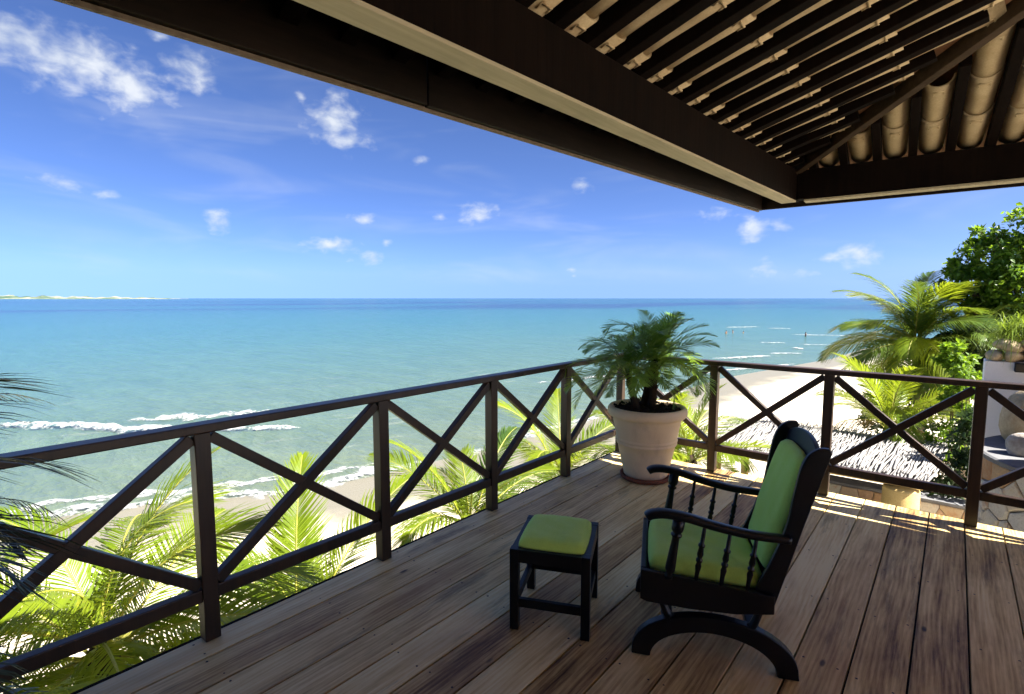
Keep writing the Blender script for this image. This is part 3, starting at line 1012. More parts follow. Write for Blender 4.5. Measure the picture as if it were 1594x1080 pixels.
# house behind the camera, its walls closing the veranda on two sides
hs_ = tag(empty('house', (3.0, -6.3, 0)), 'dark timber house wall closing the back of the veranda', 'house')
MB().box((0, 0, 1.19), (5.6, .2, 2.36)).build('wall', M['roofwood'], hs_)
MB().box((2.2, 0.85, 1.19), (.2, 1.45, 2.36)).build('wall', M['roofwood'], hs_)

# ================================================================== STOOL
st = tag(empty('footstool', (1.012, -2.975, 0), R(25.5)), 'low black footstool with bright green padded top beside the rocking chair', 'stool')
SW, SD, SH = .388, .412, .408
LEG = .043
for ix in (0, 1):
    for iy in (0, 1):
        MB().box((LEG / 2 + ix * (SW - LEG), LEG / 2 + iy * (SD - LEG), SH / 2), (LEG, LEG, SH)).build('leg', M['lacquer'], st, bevel=.003)
for iy in (0, 1):
    MB().box((SW / 2, LEG / 2 + iy * (SD - LEG), SH - .034), (SW - 2 * LEG + .004, LEG - .006, .064)).build('apron', M['lacquer'], st, bevel=.002)
    MB().box((SW / 2, LEG / 2 + iy * (SD - LEG), .135), (SW - 2 * LEG + .004, .024, .042)).build('stretcher', M['lacquer'], st, bevel=.002)
for ix in (0, 1):
    MB().box((LEG / 2 + ix * (SW - LEG), SD / 2, SH - .034), (LEG - .006, SD - 2 * LEG + .004, .064)).build('apron', M['lacquer'], st, bevel=.002)
    MB().box((LEG / 2 + ix * (SW - LEG), SD / 2, .135), (.024, SD - 2 * LEG + .004, .042)).build('stretcher', M['lacquer'], st, bevel=.002)


def pad(name, parent, nx, ny, fn, mat):
    """closed cushion: fn(u,v,side)->point, u,v in -1..1"""
    mb_ = MB()
    vs_, fs_ = [], []
    for side in (1, -1):
        for i in range(nx + 1):
            for j_ in range(ny + 1):
                vs_.append(fn(i / nx * 2 - 1, j_ / ny * 2 - 1, side))
    per = (nx + 1) * (ny + 1)
    for sd in (0, 1):
        for i in range(nx):
            for j_ in range(ny):
                a_ = sd * per + i * (ny + 1) + j_
                q = (a_, a_ + ny + 1, a_ + ny + 2, a_ + 1)
                fs_.append(q if sd == 0 else q[::-1])
    ring = [i * (ny + 1) for i in range(nx + 1)] + [nx * (ny + 1) + j_ for j_ in range(1, ny + 1)] + [i * (ny + 1) + ny for i in range(nx - 1, -1, -1)] + [j_ for j_ in range(ny - 1, 0, -1)]
    for a_, b_ in zip(ring, ring[1:] + ring[:1]):
        fs_.append((a_, b_, b_ + per, a_ + per))
    mb_.add(vs_, fs_)
    return mb_.build(name, mat, parent, smooth=True)


def edge_prof(u, v, p=5.0):
    """1 in the middle, 0 at the border, rounded"""
    return (max(0, 1 - abs(u) ** p) * max(0, 1 - abs(v) ** p)) ** .5


def sq(u, v, rr_=.14):
    """pull the corners of the square in a little"""
    k_ = 1 - rr_ * (u * u * v * v) ** 1.5
    return u * k_, v * k_


def stool_pad(u, v, side):
    u2, v2 = sq(u, v, .06)
    h_ = edge_prof(u, v, 6)
    wr = .0024 * math.sin(u * 9 + v * 4) * math.sin(v * 7 - u * 3) * h_
    z = SH - .004 + (.012 + .036 * h_ + wr if side == 1 else 0)
    return (SW / 2 + u2 * (SW / 2 - .026), SD / 2 + v2 * (SD / 2 - .026), z)


pad('cushion', st, 18, 18, stool_pad, M['fabric'])

# ================================================================== ROCKING CHAIR   local x = backwards, local y = away from camera side
ch = tag(empty('rocking_chair', (1.46, -2.48, 0), math.atan2(.423, .906)), 'black wooden rocking chair with green seat and back cushions facing the sea', 'chair')


def side_plate(name, outline, y, th, bevel=.004):
    return MB().plate([(s, y, z) for s, z in outline], (0, 1, 0), th).build(name, M['lacquer'], ch, bevel=bevel)


def smooth_line(pts, n):
    P = [Vector(p) for p in pts]
    out = []
    for i in range(len(P) - 1):
        p0, p1, p2, p3 = P[max(i - 1, 0)], P[i], P[i + 1], P[min(i + 2, len(P) - 1)]
        for k_ in range(n):
            t_ = k_ / n
            out.append(.5 * ((2 * p1) + (p2 - p0) * t_ + (2 * p0 - 5 * p1 + 4 * p2 - p3) * t_ ** 2 + (3 * p1 - p0 - 3 * p2 + p3) * t_ ** 3))
    out.append(P[-1])
    return out


wing_front = smooth_line([(.47, .32, 0), (.487, .40, 0), (.515, .463, 0), (.555, .568, 0), (.585, .67, 0), (.598, .75, 0), (.612, .84, 0), (.628, .92, 0), (.652, .972, 0), (.69, 1.0, 0), (.728, 1.003, 0)], 4)
wing = [(p.x, p.y) for p in wing_front] + [(.738, .985), (.648, .663), (.552, .30), (.50, .29)]
for sgn in (1, -1):
    y = -sgn * .258
    # arched rocker base
    arch = []
    for k_ in range(25):
        a_ = math.pi * k_ / 24
        arch.append((.312 - .345 * math.cos(a_), .012 + .212 * math.sin(a_) ** .9))
    inn_ = []
    for k_ in range(25):
        a_ = math.pi * (1 - k_ / 24)
        inn_.append((.312 - .262 * math.cos(a_), .0 + .150 * math.sin(a_)))
    MB().plate([(s, y, z) for s, z in arch + [(.66, 0)] + inn_ + [(-.033, 0)]], (0, 1, 0), .046).build('rocker_base', M['lacquer'], ch, bevel=.005)
    for (s0, s1) in ((.115, .085), (.475, .50)):
        MB().tube([(s0 + (.02 if s0 < .3 else -.02), y, .185), (s0, y, .21), ((s0 + s1) / 2, y, .245), (s1, y, .30)], [.024, .018, .016, .02], 10).build('bracket', M['lacquer'], ch, smooth=True)
    # seat side
    side_plate('seat_side', [(0.0, .272), (.03, .262), (.20, .256), (.40, .262), (.548, .285), (.548, .365), (.30, .385), (0.0, .408)], -sgn * .279, .026)
    side_plate('back_wing', wing, -sgn * .252, .024)
    # arm
    path = smooth_line([(.020, -sgn * .312, .664), (.045, -sgn * .311, .678), (.10, -sgn * .307, .684), (.19, -sgn * .299, .672), (.30, -sgn * .289, .644), (.42, -sgn * .281, .622), (.50, -sgn * .277, .615), (.60, -sgn * .272, .612)], 5)
    vs_, fs_ = [], []
    NP = len(path)
    for i, p in enumerate(path):
        d_ = (path[min(i + 1, NP - 1)] - path[max(i - 1, 0)]).normalized()
        s_ = Vector((0, 1, 0))
        u_ = d_.cross(s_) * -1
        if u_.z < 0:
            u_ = -u_
        tt = i / (NP - 1)
        hw = .030 * (1 - .25 * tt) * (1 if i > 2 else (.62, .85, .96)[i])
        hh = .0165 * (1.15 - .2 * tt)
        for k_ in range(12):
            a_ = 2 * math.pi * k_ / 12
            ca, sa = math.cos(a_), math.sin(a_)
            ca = math.copysign(abs(ca) ** .55, ca)
            sa = math.copysign(abs(sa) ** .55, sa)
            vs_.append(p + s_ * hw * ca + u_ * hh * sa)
    for i in range(NP - 1):
        for k_ in range(12):
            a_, b_ = i * 12 + k_, i * 12 + (k_ + 1) % 12
            fs_.append((a_, b_, b_ + 12, a_ + 12))
    fs_.append(tuple(range(12)))
    fs_.append(tuple((NP - 1) * 12 + k_ for k_ in range(12)))
    arm_ = MB().add(vs_, fs_).build('armrest', M['lacquer'], ch, smooth=True)

    def turned(name, p, q, prof, parent=arm_):
        p, q = Vector(p), Vector(q)
        pts = [p + (q - p) * t_ for t_, r_ in prof]
        MB().tube(pts, [r_ for t_, r_ in prof], 12).build(name, M['lacquer'], parent, smooth=True)

    turned('arm_post', (.118, -sgn * .289, .385), (.158, -sgn * .300, .672),
           [(0, .017), (.06, .019), (.1, .013), (.14, .021), (.20, .0215), (.45, .018), (.62, .0155), (.68, .016), (.70, .0235), (.73, .0235), (.75, .016), (.78, .024), (.82, .026), (1, .026)])
    for k_, (sb, s_t) in enumerate(((.232, .262), (.335, .365), (.44, .470))):
        zt = float(np.interp(s_t, [.19, .30, .42, .5], [.662, .634, .612, .606]))
        turned('spindle', (sb, -sgn * .283, .375), (s_t, -sgn * (.292 - .008 * k_), zt),
               [(0, .008), (.2, .0095), (.30, .013), (.36, .009), (.38, .014), (.42, .014), (.44, .009), (.5, .0135), (.62, .010), (.64, .0145), (.67, .0145), (.69, .009), (.85, .0085), (1, .007)])
MB().box((.012, 0, .352), (.026, .532, .112)).build('front_rail', M['lacquer'], ch, bevel=.006)
MB().box((.27, 0, .330), (.50, .530, .03)).build('seat_board', M['lacquer'], ch, bevel=.003)
for s_ in (.12, .49):
    MB().box((s_, 0, .135), (.05, .47, .035)).build('stretcher', M['lacquer'], ch, bevel=.004)


def rear_s(z):
    return .552 + (.738 - .552) * (z - .30) / .685


# back panel with arched crest
poly = [(rear_s(.33) - .03, .238, .33), (rear_s(.33) - .03, -.238, .33)]
for k_ in range(17):
    yy = -.238 + .476 * k_ / 16
    z_ = .955 + .055 * (1 - (yy / .238) ** 2) ** .8
    poly.append((rear_s(z_) - .03, yy, z_))
nrm = Vector((.685, 0, -.186)).normalized()
MB().plate(poly, nrm, .022).build('back_panel', M['lacquer'], ch, bevel=.005)


def seat_pad(u, v, side):
    u2, v2 = sq(u, v, .05)
    h_ = edge_prof(u, v, 8)
    s_ = .275 + u2 * .247
    z_ = .402 - .03 * (s_ / .5)
    wr = .0035 * math.sin(u * 8 + v * 3) * math.sin(v * 9 - u * 2) * h_
    return (s_, v2 * .247 * (1 - .03 * (s_ - .27)), z_ + (.020 + .040 * h_ + wr if side == 1 else -.01))


pad('seat_cushion', ch, 22, 22, seat_pad, M['fabric'])


def back_pad(u, v, side):
    u2, v2 = sq(u, v, .08)
    h_ = edge_prof(u, v, 9)
    z_ = .675 + u2 * .265
    wdt = .205 * (1 - .10 * max(0, (u2 - .2)) ** 1.5)
    s_ = rear_s(z_) - .046
    wr = .0025 * math.sin(u * 7 + v * 3) * math.sin(v * 8 - u * 2) * h_
    dep = (.014 + .030 * h_ + wr) if side == 1 else 0.0
    return (s_ - dep * .965, v2 * wdt, z_ + dep * .26)


pad('back_cushion', ch, 22, 18, back_pad, M['fabric'])

# ================================================================== POTTED PALM
POT = Vector((.535, -.530, 0))
pot = tag(empty('flower_pot', POT), 'large beige stoneware pot on a terracotta saucer in the deck corner', 'pot')
MB().lathe([(0.0, 0.0), (.205, 0.0), (.222, .012), (.226, .040), (.214, .044), (.205, .026), (0.0, .020)], 48).build('saucer', M['saucer'], pot, smooth=True, bevel=0)
MB().lathe([(0.0, .028), (.180, .028), (.192, .040), (.205, .10), (.236, .24), (.252, .318), (.262, .322), (.266, .333), (.260, .344), (.258, .350), (.267, .354), (.271, .366), (.264, .378), (.266, .385), (.288, .50), (.299, .555), (.308, .566),
            (.330, .572), (.343, .588), (.347, .612), (.342, .638), (.328, .655), (.312, .658), (.300, .650), (.292, .63), (.285, .60), (0, .58)], 64).build('pot_body', M['pot'], pot, smooth=True)
vs, fs = [], []
nr, na = 14, 48
for i in range(nr + 1):
    for k in range(na):
        r_ = .290 * i / nr
        a_ = 2 * math.pi * k / na
        vs.append((r_ * math.cos(a_), r_ * math.sin(a_), .622 + random.uniform(-.010, .012) + .012 * (1 - i / nr)))
for i in range(nr):
    for k in range(na):
        a_, b_ = i * na + k, i * na + (k + 1) % na
        fs.append((a_, b_, b_ + na, a_ + na))
MB().add(vs, fs).build('soil', M['soil'], pot)
mb = MB()
for k in range(170):
    r_ = .285 * math.sqrt(random.random())
    a_ = random.random() * 6.283
    e_ = Euler((random.random() * 1.0, random.random() * 1.0, random.random() * 6.28)).to_matrix()
    mb.box((r_ * math.cos(a_), r_ * math.sin(a_), .642 + random.random() * .012), (random.uniform(.012, .035), random.uniform(.010, .02), .008), e_)
tag(mb.build('bark_chips', M['fibre'], pot), kind='stuff')


# ------------------------------------------------------------------ palm fronds
def frond_mesh(name, mat, L, n, ll, lw, droop, t0=.10, fold=.35, lean=.9, sag=.5, r0=.012, seed=0, curl=0.0, gap=.0):
    """a pinnate leaf: rachis starts at the origin, leaves along +x and bends down"""
    rr = random.Random(seed)
    N_ = 26
    pts, tang = [], []
    p = Vector((0, 0, 0))
    for i in range(N_ + 1):
        t_ = i / N_
        a_ = -droop * t_ ** 1.7
        b_ = curl * t_ ** 1.5
        d_ = Vector((math.cos(a_) * math.cos(b_), math.cos(a_) * math.sin(b_), math.sin(a_)))
        pts.append(p.copy())
        tang.append(d_)
        p = p + d_ * (L / N_)
    mb_ = MB().tube(pts, [r0 * (1 - .85 * i / N_) for i in range(N_ + 1)], 4, caps=False)
    V, Fc_ = mb_.v, mb_.f
    for i in range(n):
        t_ = t0 + (1 - t0) * (i + .5) / n
        f_ = t_ * N_
        i0 = min(int(f_), N_ - 1)
        base = pts[i0].lerp(pts[i0 + 1], f_ - i0)
        d_ = tang[i0].lerp(tang[i0 + 1], f_ - i0).normalized()
        side = Vector((0, 0, 1)).cross(d_).normalized()
        upv = d_.cross(side)
        prof = (math.sin(math.pi * min(1, (t_ - t0) / (1 - t0) * .86 + .13)) ** .7)
        for sg in (1, -1):
            if gap and rr.random() < gap:
                continue
            le = ll * prof * rr.uniform(.86, 1.1)
            if le < .02:
                continue
            dirn = (side * sg * 1.0 + d_ * (lean + 1.2 * t_ ** 3 + rr.uniform(-.12, .12)) + upv * (fold + rr.uniform(-.14, .14))).normalized()
            wv = d_.cross(dirn).cross(dirn).normalized()
            if wv.length < .1:
                wv = upv
            wv = (d_ - dirn * d_.dot(dirn)).normalized()
            hw = lw * rr.uniform(.8, 1.15) * .5
            sg_ = sag * rr.uniform(.7, 1.35)
            o = len(V)
            for s_, wd_ in ((0, .55), (.35, 1.0), (.72, .7)):
                c_ = base + dirn * le * s_ + Vector((0, 0, -1)) * le * sg_ * s_ * s_
                V.append(tuple(c_ - wv * hw * wd_))
                V.append(tuple(c_ + wv * hw * wd_))
            V.append(tuple(base + dirn * le * (1 - .12 * sg_) + Vector((0, 0, -1)) * le * sg_ * 1.05))
            Fc_ += [(o, o + 1, o + 3, o + 2), (o + 2, o + 3, o + 5, o + 4), (o + 4, o + 5, o + 6)]
    me = fast_mesh(name, V, Fc_, mat)
    me.materials.append(M['rachis'] if r0 > .01 else mat)
    for q in range(N_ * 4):
        me.polygons[q].material_index = 1
    return me


def set_frond(me, parent, loc, azim, elev, roll=0.0, s=1.0, name='frond'):
    o = bpy.data.objects.new(name, me)
    col.objects.link(o)
    o.parent = parent
    o.location = loc
    o.rotation_euler = (Matrix.Rotation(azim, 3, 'Z') @ Matrix.Rotation(-elev, 3, 'Y') @ Matrix.Rotation(roll, 3, 'X')).to_euler()
    o.scale = (s, s, s)
    return o


pp = tag(empty('palm_plant', POT + Vector((0, 0, .63))), 'bushy fine-leaved dwarf palm growing in the beige pot', 'plant')
rgt = Vector((.763, .646, 0))
fwd_ = Vector((-.646, .763, 0))
FPOT = [frond_mesh('frond', M['potted'], L_, 34, .155, .0085, dr, t0=.20, fold=.24, lean=.62, sag=.15, r0=.0048, seed=s_, curl=cu) for L_, dr, s_, cu in ((.62, 1.5, 1, .1), (.58, 1.2, 2, -.12), (.66, 1.9, 3, .12), (.54, .9, 4, 0), (.62, 2.3, 5, -.1))]
stems = [((.05, .02), .44, 38, 1.10, .02), ((-.10, -.02), .30, 26, 1.03, -.08), ((.0, .10), .34, 14, 1.0, .05)]
for (lx, ly), hgt, nf, scl, lean_ in stems:
    b0 = rgt * lx + fwd_ * ly
    tp = b0 + rgt * lean_ + Vector((0, 0, hgt))
    pts = [b0 + (tp - b0) * (i / 8) + Vector((random.uniform(-.004, .004), random.uniform(-.004, .004), 0)) for i in range(9)]
    stem_ = MB().tube(pts, [.040, .034, .036, .031, .035, .030, .033, .029, .022], 10).build('stem', M['fibre'], pp, smooth=True)
    # stubs of old leaf bases
    mb = MB()
    for k in range(34):
        z_ = random.random()
        q = b0.lerp(tp, z_)
        a_ = random.random() * 6.283
        dd = Vector((math.cos(a_), math.sin(a_), 1.3)).normalized()
        mb.tube([q + dd * .03, q + dd * random.uniform(.07, .11)], [.008, .003], 5)
    tag(mb.build('leaf_stubs', M['fibre'], pp), kind='stuff')
    for k in range(nf):
        a_ = k * 2.39996 + random.uniform(-.25, .25)
        e_ = R(86) - R(90) * (k / nf) ** .9 + random.uniform(-.12, .12)
        set_frond(FPOT[k % 5], stem_, tp - Vector((0, 0, .02 * k / nf)), a_, e_, random.uniform(-.4, .4), scl * random.uniform(.78, 1.05))

# dark palm standing just outside the left edge of the picture
dp_base = Vector((.59, -5.22, 0))
dp = tag(empty('palm_plant', dp_base), 'dark arching palm fronds reaching in over the railing at the left edge', 'plant')
MB().lathe([(0, 0), (.15, 0), (.19, .30), (.21, .32), (.20, .34), (.17, .33), (0, .30)], 32).build('pot', M['saucer'], dp, smooth=True)
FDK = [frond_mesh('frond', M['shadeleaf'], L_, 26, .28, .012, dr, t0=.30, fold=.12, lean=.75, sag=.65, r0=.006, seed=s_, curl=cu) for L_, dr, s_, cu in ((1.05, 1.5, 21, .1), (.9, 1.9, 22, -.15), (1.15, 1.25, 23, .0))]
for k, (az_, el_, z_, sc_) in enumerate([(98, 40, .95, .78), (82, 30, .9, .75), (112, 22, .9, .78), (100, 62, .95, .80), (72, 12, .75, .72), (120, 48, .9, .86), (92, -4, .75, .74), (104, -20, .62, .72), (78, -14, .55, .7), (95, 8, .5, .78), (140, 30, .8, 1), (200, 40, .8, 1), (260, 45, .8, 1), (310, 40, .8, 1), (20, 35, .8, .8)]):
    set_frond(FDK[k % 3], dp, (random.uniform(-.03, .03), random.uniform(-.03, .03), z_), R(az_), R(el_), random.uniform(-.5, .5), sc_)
for k in range(5):
    MB().tube([(random.uniform(-.06, .06), random.uniform(-.06, .06), .3), (random.uniform(-.03, .03), random.uniform(-.03, .03), .96)], [.016, .011], 8).build('stem', M['fibre'], dp, smooth=True)

# ------------------------------------------------------------------ coconut palms
FC = [frond_mesh('frond', M['palm'], L_, 80, .62, .020, dr, t0=.12, fold=fo, lean=.8, sag=sg, r0=.020, seed=30 + i, curl=cu) for i, (L_, dr, fo, sg, cu) in enumerate(((2.2, 1.15, .35, .35, .12), (2.0, 1.5, .2, .55, -.1), (2.4, .85, .4, .3, .05), (2.1, 1.9, .1, .7, .15)))]
FG = [frond_mesh('frond', M['palmdark'], L_, 80, .60, .024, dr, t0=.12, fold=fo, lean=.8, sag=sg, r0=.020, seed=40 + i, curl=cu) for i, (L_, dr, fo, sg, cu) in enumerate(((2.3, 1.2, .3, .45, .1), (2.1, 1.6, .15, .7, -.1), (2.4, .9, .35, .35, .05), (2.2, 2.0, .1, .8, .12)))]


FD = frond_mesh('frond', M['dry'], 1.9, 60, .55, .018, 2.1, t0=.14, fold=.0, lean=.7, sag=1.1, r0=.018, seed=55, curl=.2, gap=.2)


def palm(label, crown, n, scl, top_el, low_el, meshes, seed, group='coconut palms below the deck', lean=(0.3, 0.2)):
    rr = random.Random(seed)
    c = Vector(crown)
    bx_, by_ = c.x + lean[0], c.y + lean[1]
    gz = ground_z(bx_, by_) - .15
    root = tag(empty('palm_tree', (bx_, by_, gz)), label, 'palm tree', group)
    rel = c - Vector((bx_, by_, gz))
    pts = [Vector((rel.x * (i / 12) ** 1.6, rel.y * (i / 12) ** 1.6, rel.z * i / 12)) for i in range(13)]
    vsr = []
    mb_ = MB().tube(pts, [.17 - .075 * min(1, i / 8) + (.008 if i % 2 else 0) for i in range(13)], 12)
    mb_.build('trunk', M['trunk'], root, smooth=True)
    # fibrous crown base
    cb_ = MB().tube([rel - Vector((0, 0, .25)), rel - Vector((0, 0, .05)), rel + Vector((0, 0, .18))], [.10, .14, .05], 10).build('crown', M['fibre'], root, smooth=True)
    for k in range(n):
        a_ = k * 2.39996 + rr.uniform(-.2, .2) + seed
        e_ = R(top_el) - R(top_el - low_el) * (k / n) ** .9 + rr.uniform(-.1, .1)
        set_frond(FD if (k >= n - 2 or (k > n * .6 and rr.random() < .10)) else meshes[(k * 3 + seed) % len(meshes)], cb_, rel + Vector((rr.uniform(-.05, .05), rr.uniform(-.05, .05), rr.uniform(-.05, .1))), a_, e_, rr.uniform(-.5, .5), scl * rr.uniform(.82, 1.1))
    return root


palm('yellow green coconut palm under the nearest bay of the sea-side railing', (-2.7, -3.9, -1.40), 30, .92, 80, -40, FC, 1)
palm('coconut palm with upright green fronds below the second bay of the railing', (-2.9, -2.05, -2.35), 26, .88, 84, -25, FC + FG[:1], 2)
palm('coconut palm spreading below the railing bay behind the footstool', (-2.6, .35, -1.75), 20, .82, 84, -25, FC + FG[:1], 3)
palm('bright coconut palm below the last full bay before the deck corner', (-3.0, 3.2, -1.95), 20, .92, 80, -25, FC, 4)
palm('coconut palm on the sand behind the beige pot, seen through the deck corner', (-2.2, 5.6, -1.75), 18, .86, 82, -25, FC, 5)
palm('coconut palm rising between the pot and the stick-roofed hut', (-.75, 3.9, -1.25), 18, .72, 84, -20, FC, 6)
palm('coconut palm whose leaf tips show under the bottom rail at the left edge', (-1.9, -5.3, -1.45), 24, .88, 70, -45, FC, 8)
palm('tall dark green coconut palm standing beyond the stick-roofed hut', (1.85, 12.2, .42), 44, 1.05, 86, -35, FC + FG[:2], 7, lean=(.4, .6))
palm('young bright palm with upright fan of fronds just behind the hut roof', (1.62, 9.35, -1.30), 18, .92, 84, 12, FC, 9, lean=(.1, .2))
palm('half hidden palm with drooping fronds under the big leafy tree', (2.85, 12.6, .10), 26, .85, 80, -40, FG + FC[:2], 12, lean=(.2, .3))


# ------------------------------------------------------------------ broad-leaved tree, shrubs
def leaves(name, mat, parent, lobes, n, size, seed, flat=.5, local=(0, 0, 0)):
    r_ = np.random.default_rng(seed)
    V, F_ = [], []
    tot = sum(l[4] for l in lobes)
    lo = np.array(local)
    for (cx, cy, cz, rad, wgt) in lobes:
        m_ = int(n * wgt / tot)
        d_ = r_.normal(size=(m_, 3))
        d_ /= np.linalg.norm(d_, axis=1)[:, None]
        rr_ = rad * (1 - .42 * r_.random(m_) ** 1.6)
        # clumps
        kk = max(6, int(m_ / 34))
        cen = r_.normal(size=(kk, 3))
        cen /= np.linalg.norm(cen, axis=1)[:, None]
        cen *= rad * (.62 + .42 * r_.random(kk))[:, None]
        idx = r_.integers(0, kk, m_)
        P = cen[idx] + d_ * (rad * .27 * r_.random(m_) ** .5)[:, None] * np.array([1, 1, .75])
        P = P * np.array([1, 1, .85]) + np.array([cx, cy, cz]) - lo
        a_ = r_.normal(size=(m_, 3)) + np.array([0, 0, -.25])
        a_ /= np.linalg.norm(a_, axis=1)[:, None]
        up_ = np.array([0, 0, 1.0]) * .9 + r_.normal(size=(m_, 3)) * .55
        b_ = np.cross(a_, up_)
        b_ /= np.linalg.norm(b_, axis=1)[:, None] + 1e-9
        s_ = size * r_.uniform(.65, 1.25, m_)
        nn = np.cross(b_, a_)
        for i in range(m_):
            p, a1, b1, s1, n1_ = P[i], a_[i], b_[i], s_[i], nn[i]
            o = len(V)
            V += [tuple(p), tuple(p + a1 * s1 * .5 + b1 * s1 * .26 + n1_ * s1 * .06), tuple(p + a1 * s1), tuple(p + a1 * s1 * .5 - b1 * s1 * .26 + n1_ * s1 * .06)]
            F_ += [(o, o + 1, o + 2), (o, o + 2, o + 3)]
    return place(fast_mesh(name, V, F_, mat), name, parent)


def limb_tree(root, local, trunk_pts, radii, lobes):
    mb_ = MB().tube([Vector(p) - Vector(local) for p in trunk_pts], radii, 12)
    mb_.build('trunk', M['bark'], root, smooth=True)
    top = Vector(trunk_pts[-1])
    for (cx, cy, cz, rad, wgt) in lobes:
        c = Vector((cx, cy, cz))
        md = top.lerp(c, .5) + Vector((0, 0, -.1))
        lb_ = MB().tube([top - Vector(local) - Vector((0, 0, .2)), md - Vector(local), c - Vector(local)], [.07, .045, .018], 8).build('limb', M['bark'], root, smooth=True)
        for k in range(5):
            q = c + Vector((random.uniform(-1, 1), random.uniform(-1, 1), random.uniform(-.6, .9))) * rad * .75
            MB().tube([md.lerp(c, .6) - Vector(local), q - Vector(local)], [.02, .006], 5).build('branch', M['bark'], lb_)


lobes = [(3.45, 13.2, 2.65, .85, 1.3), (4.3, 13.6, 3.2, 1.0, 1.4), (2.95, 13.0, 2.0, .66, .9), (3.9, 12.8, 1.9, .9, 1.2), (4.9, 13.4, 2.4, 1.0, 1.2), (4.1, 12.9, 1.2, .75, .8), (3.3, 13.5, 1.35, .58, .7), (5.3, 14, 3.5, .85, .8), (4.55, 13.0, 3.95, .46, .4), (2.55, 13.1, 2.4, .32, .2), (3.1, 13.1, 3.15, .36, .25), (2.45, 13.0, 1.75, .28, .2)]
tb = Vector((4.2, 13.4, ground_z(4.2, 13.4) - .1))
tr = tag(empty('broadleaf_tree', tb), 'big dense leafy green tree at the right edge against the sky', 'tree')
limb_tree(tr, tb, [tb, tb + Vector((.1, 0, 2.2)), tb + Vector((-.05, .05, 4.2)), tb + Vector((0, 0, 5.6))], [.24, .19, .15, .10], lobes)
leaves('crown', M['tree'], tr, lobes, 19000, .155, 5, local=tb)


def shrub(label, base, lobes, n, size, seed, mat='shrub', nm='shrub'):
    b = Vector(base)
    root = tag(empty(nm, b), label, 'shrub', 'shrubs beyond the hut')
    leaves('foliage', M[mat], root, lobes, n, size, seed, local=b)
    for k in range(5):
        l = lobes[k % len(lobes)]
        q = Vector((l[0], l[1], l[2])) - b
        MB().tube([Vector((random.uniform(-.1, .1), random.uniform(-.1, .1), 0)), q * .5 + Vector((random.uniform(-.1, .1), 0, 0)), q], [.03, .02, .008], 6).build('stem', M['bark'], root)
    return root


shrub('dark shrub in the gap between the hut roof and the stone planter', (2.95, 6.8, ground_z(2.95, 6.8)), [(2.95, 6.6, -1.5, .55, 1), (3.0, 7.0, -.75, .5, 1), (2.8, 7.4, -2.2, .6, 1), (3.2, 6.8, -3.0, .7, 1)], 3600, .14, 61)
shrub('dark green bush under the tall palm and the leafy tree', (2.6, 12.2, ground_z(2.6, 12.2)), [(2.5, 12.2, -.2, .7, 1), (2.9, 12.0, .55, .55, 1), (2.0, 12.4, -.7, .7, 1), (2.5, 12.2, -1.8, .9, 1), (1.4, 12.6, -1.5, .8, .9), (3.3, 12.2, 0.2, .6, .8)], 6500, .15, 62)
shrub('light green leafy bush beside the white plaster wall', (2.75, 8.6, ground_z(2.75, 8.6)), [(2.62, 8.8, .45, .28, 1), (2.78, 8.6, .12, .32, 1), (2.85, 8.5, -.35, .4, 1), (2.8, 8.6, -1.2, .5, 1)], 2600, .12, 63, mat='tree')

# ================================================================== STICK-ROOFED HUT
hut = tag(empty('beach_hut', (.9, 6.9, ground_z(.9, 6.9))), 'open beach hut roofed with bleached crooked sticks on yellow logs', 'hut')
HB = hut.location.copy()


def hp(mb_, name, mat, smooth=False, bevel=0):
    mb_.v = [tuple(Vector(p) - HB) for p in mb_.v]
    return mb_.build(name, mat, hut, smooth=smooth, bevel=bevel)


def hut_z(y):
    return -1.14 - .045 * (y - 5.0)


stick_meshes = []
ns = 240
for k in range(ns):
    t_ = k / (ns - 1)
    row = k % 2
    x0 = -.86 + 3.30 * t_ + random.uniform(-.012, .012)
    x1 = -1.45 + 4.18 * t_ + random.uniform(-.06, .06)
    y0 = 4.93 + random.uniform(-.07, .10) + (0.0 if row == 0 else random.uniform(.0, .5))
    y1 = 8.55 + .45 * t_ + random.uniform(-.20, .16)
    pts, rad = [], []
    nseg = 9
    ph = random.random() * 6.28
    r0 = random.uniform(.0115, .018)
    amp = random.uniform(.012, .035)
    for i in range(nseg + 1):
        s_ = i / nseg
        y_ = y0 + (y1 - y0) * s_
        x_ = x0 + (x1 - x0) * s_ + amp * math.sin(s_ * 9 + ph) + amp * .6 * math.sin(s_ * 17 + ph * 2)
        z_ = hut_z(y_) + (.024 if row else 0) + .010 * math.sin(s_ * 12 + ph) + random.uniform(0, .012)
        pts.append((x_, y_, z_))
        rad.append(r0 * (1 - .45 * s_) * random.uniform(.85, 1.15))
    hp(MB().tube(pts, rad, 5), 'stick', M['stick'], smooth=True)
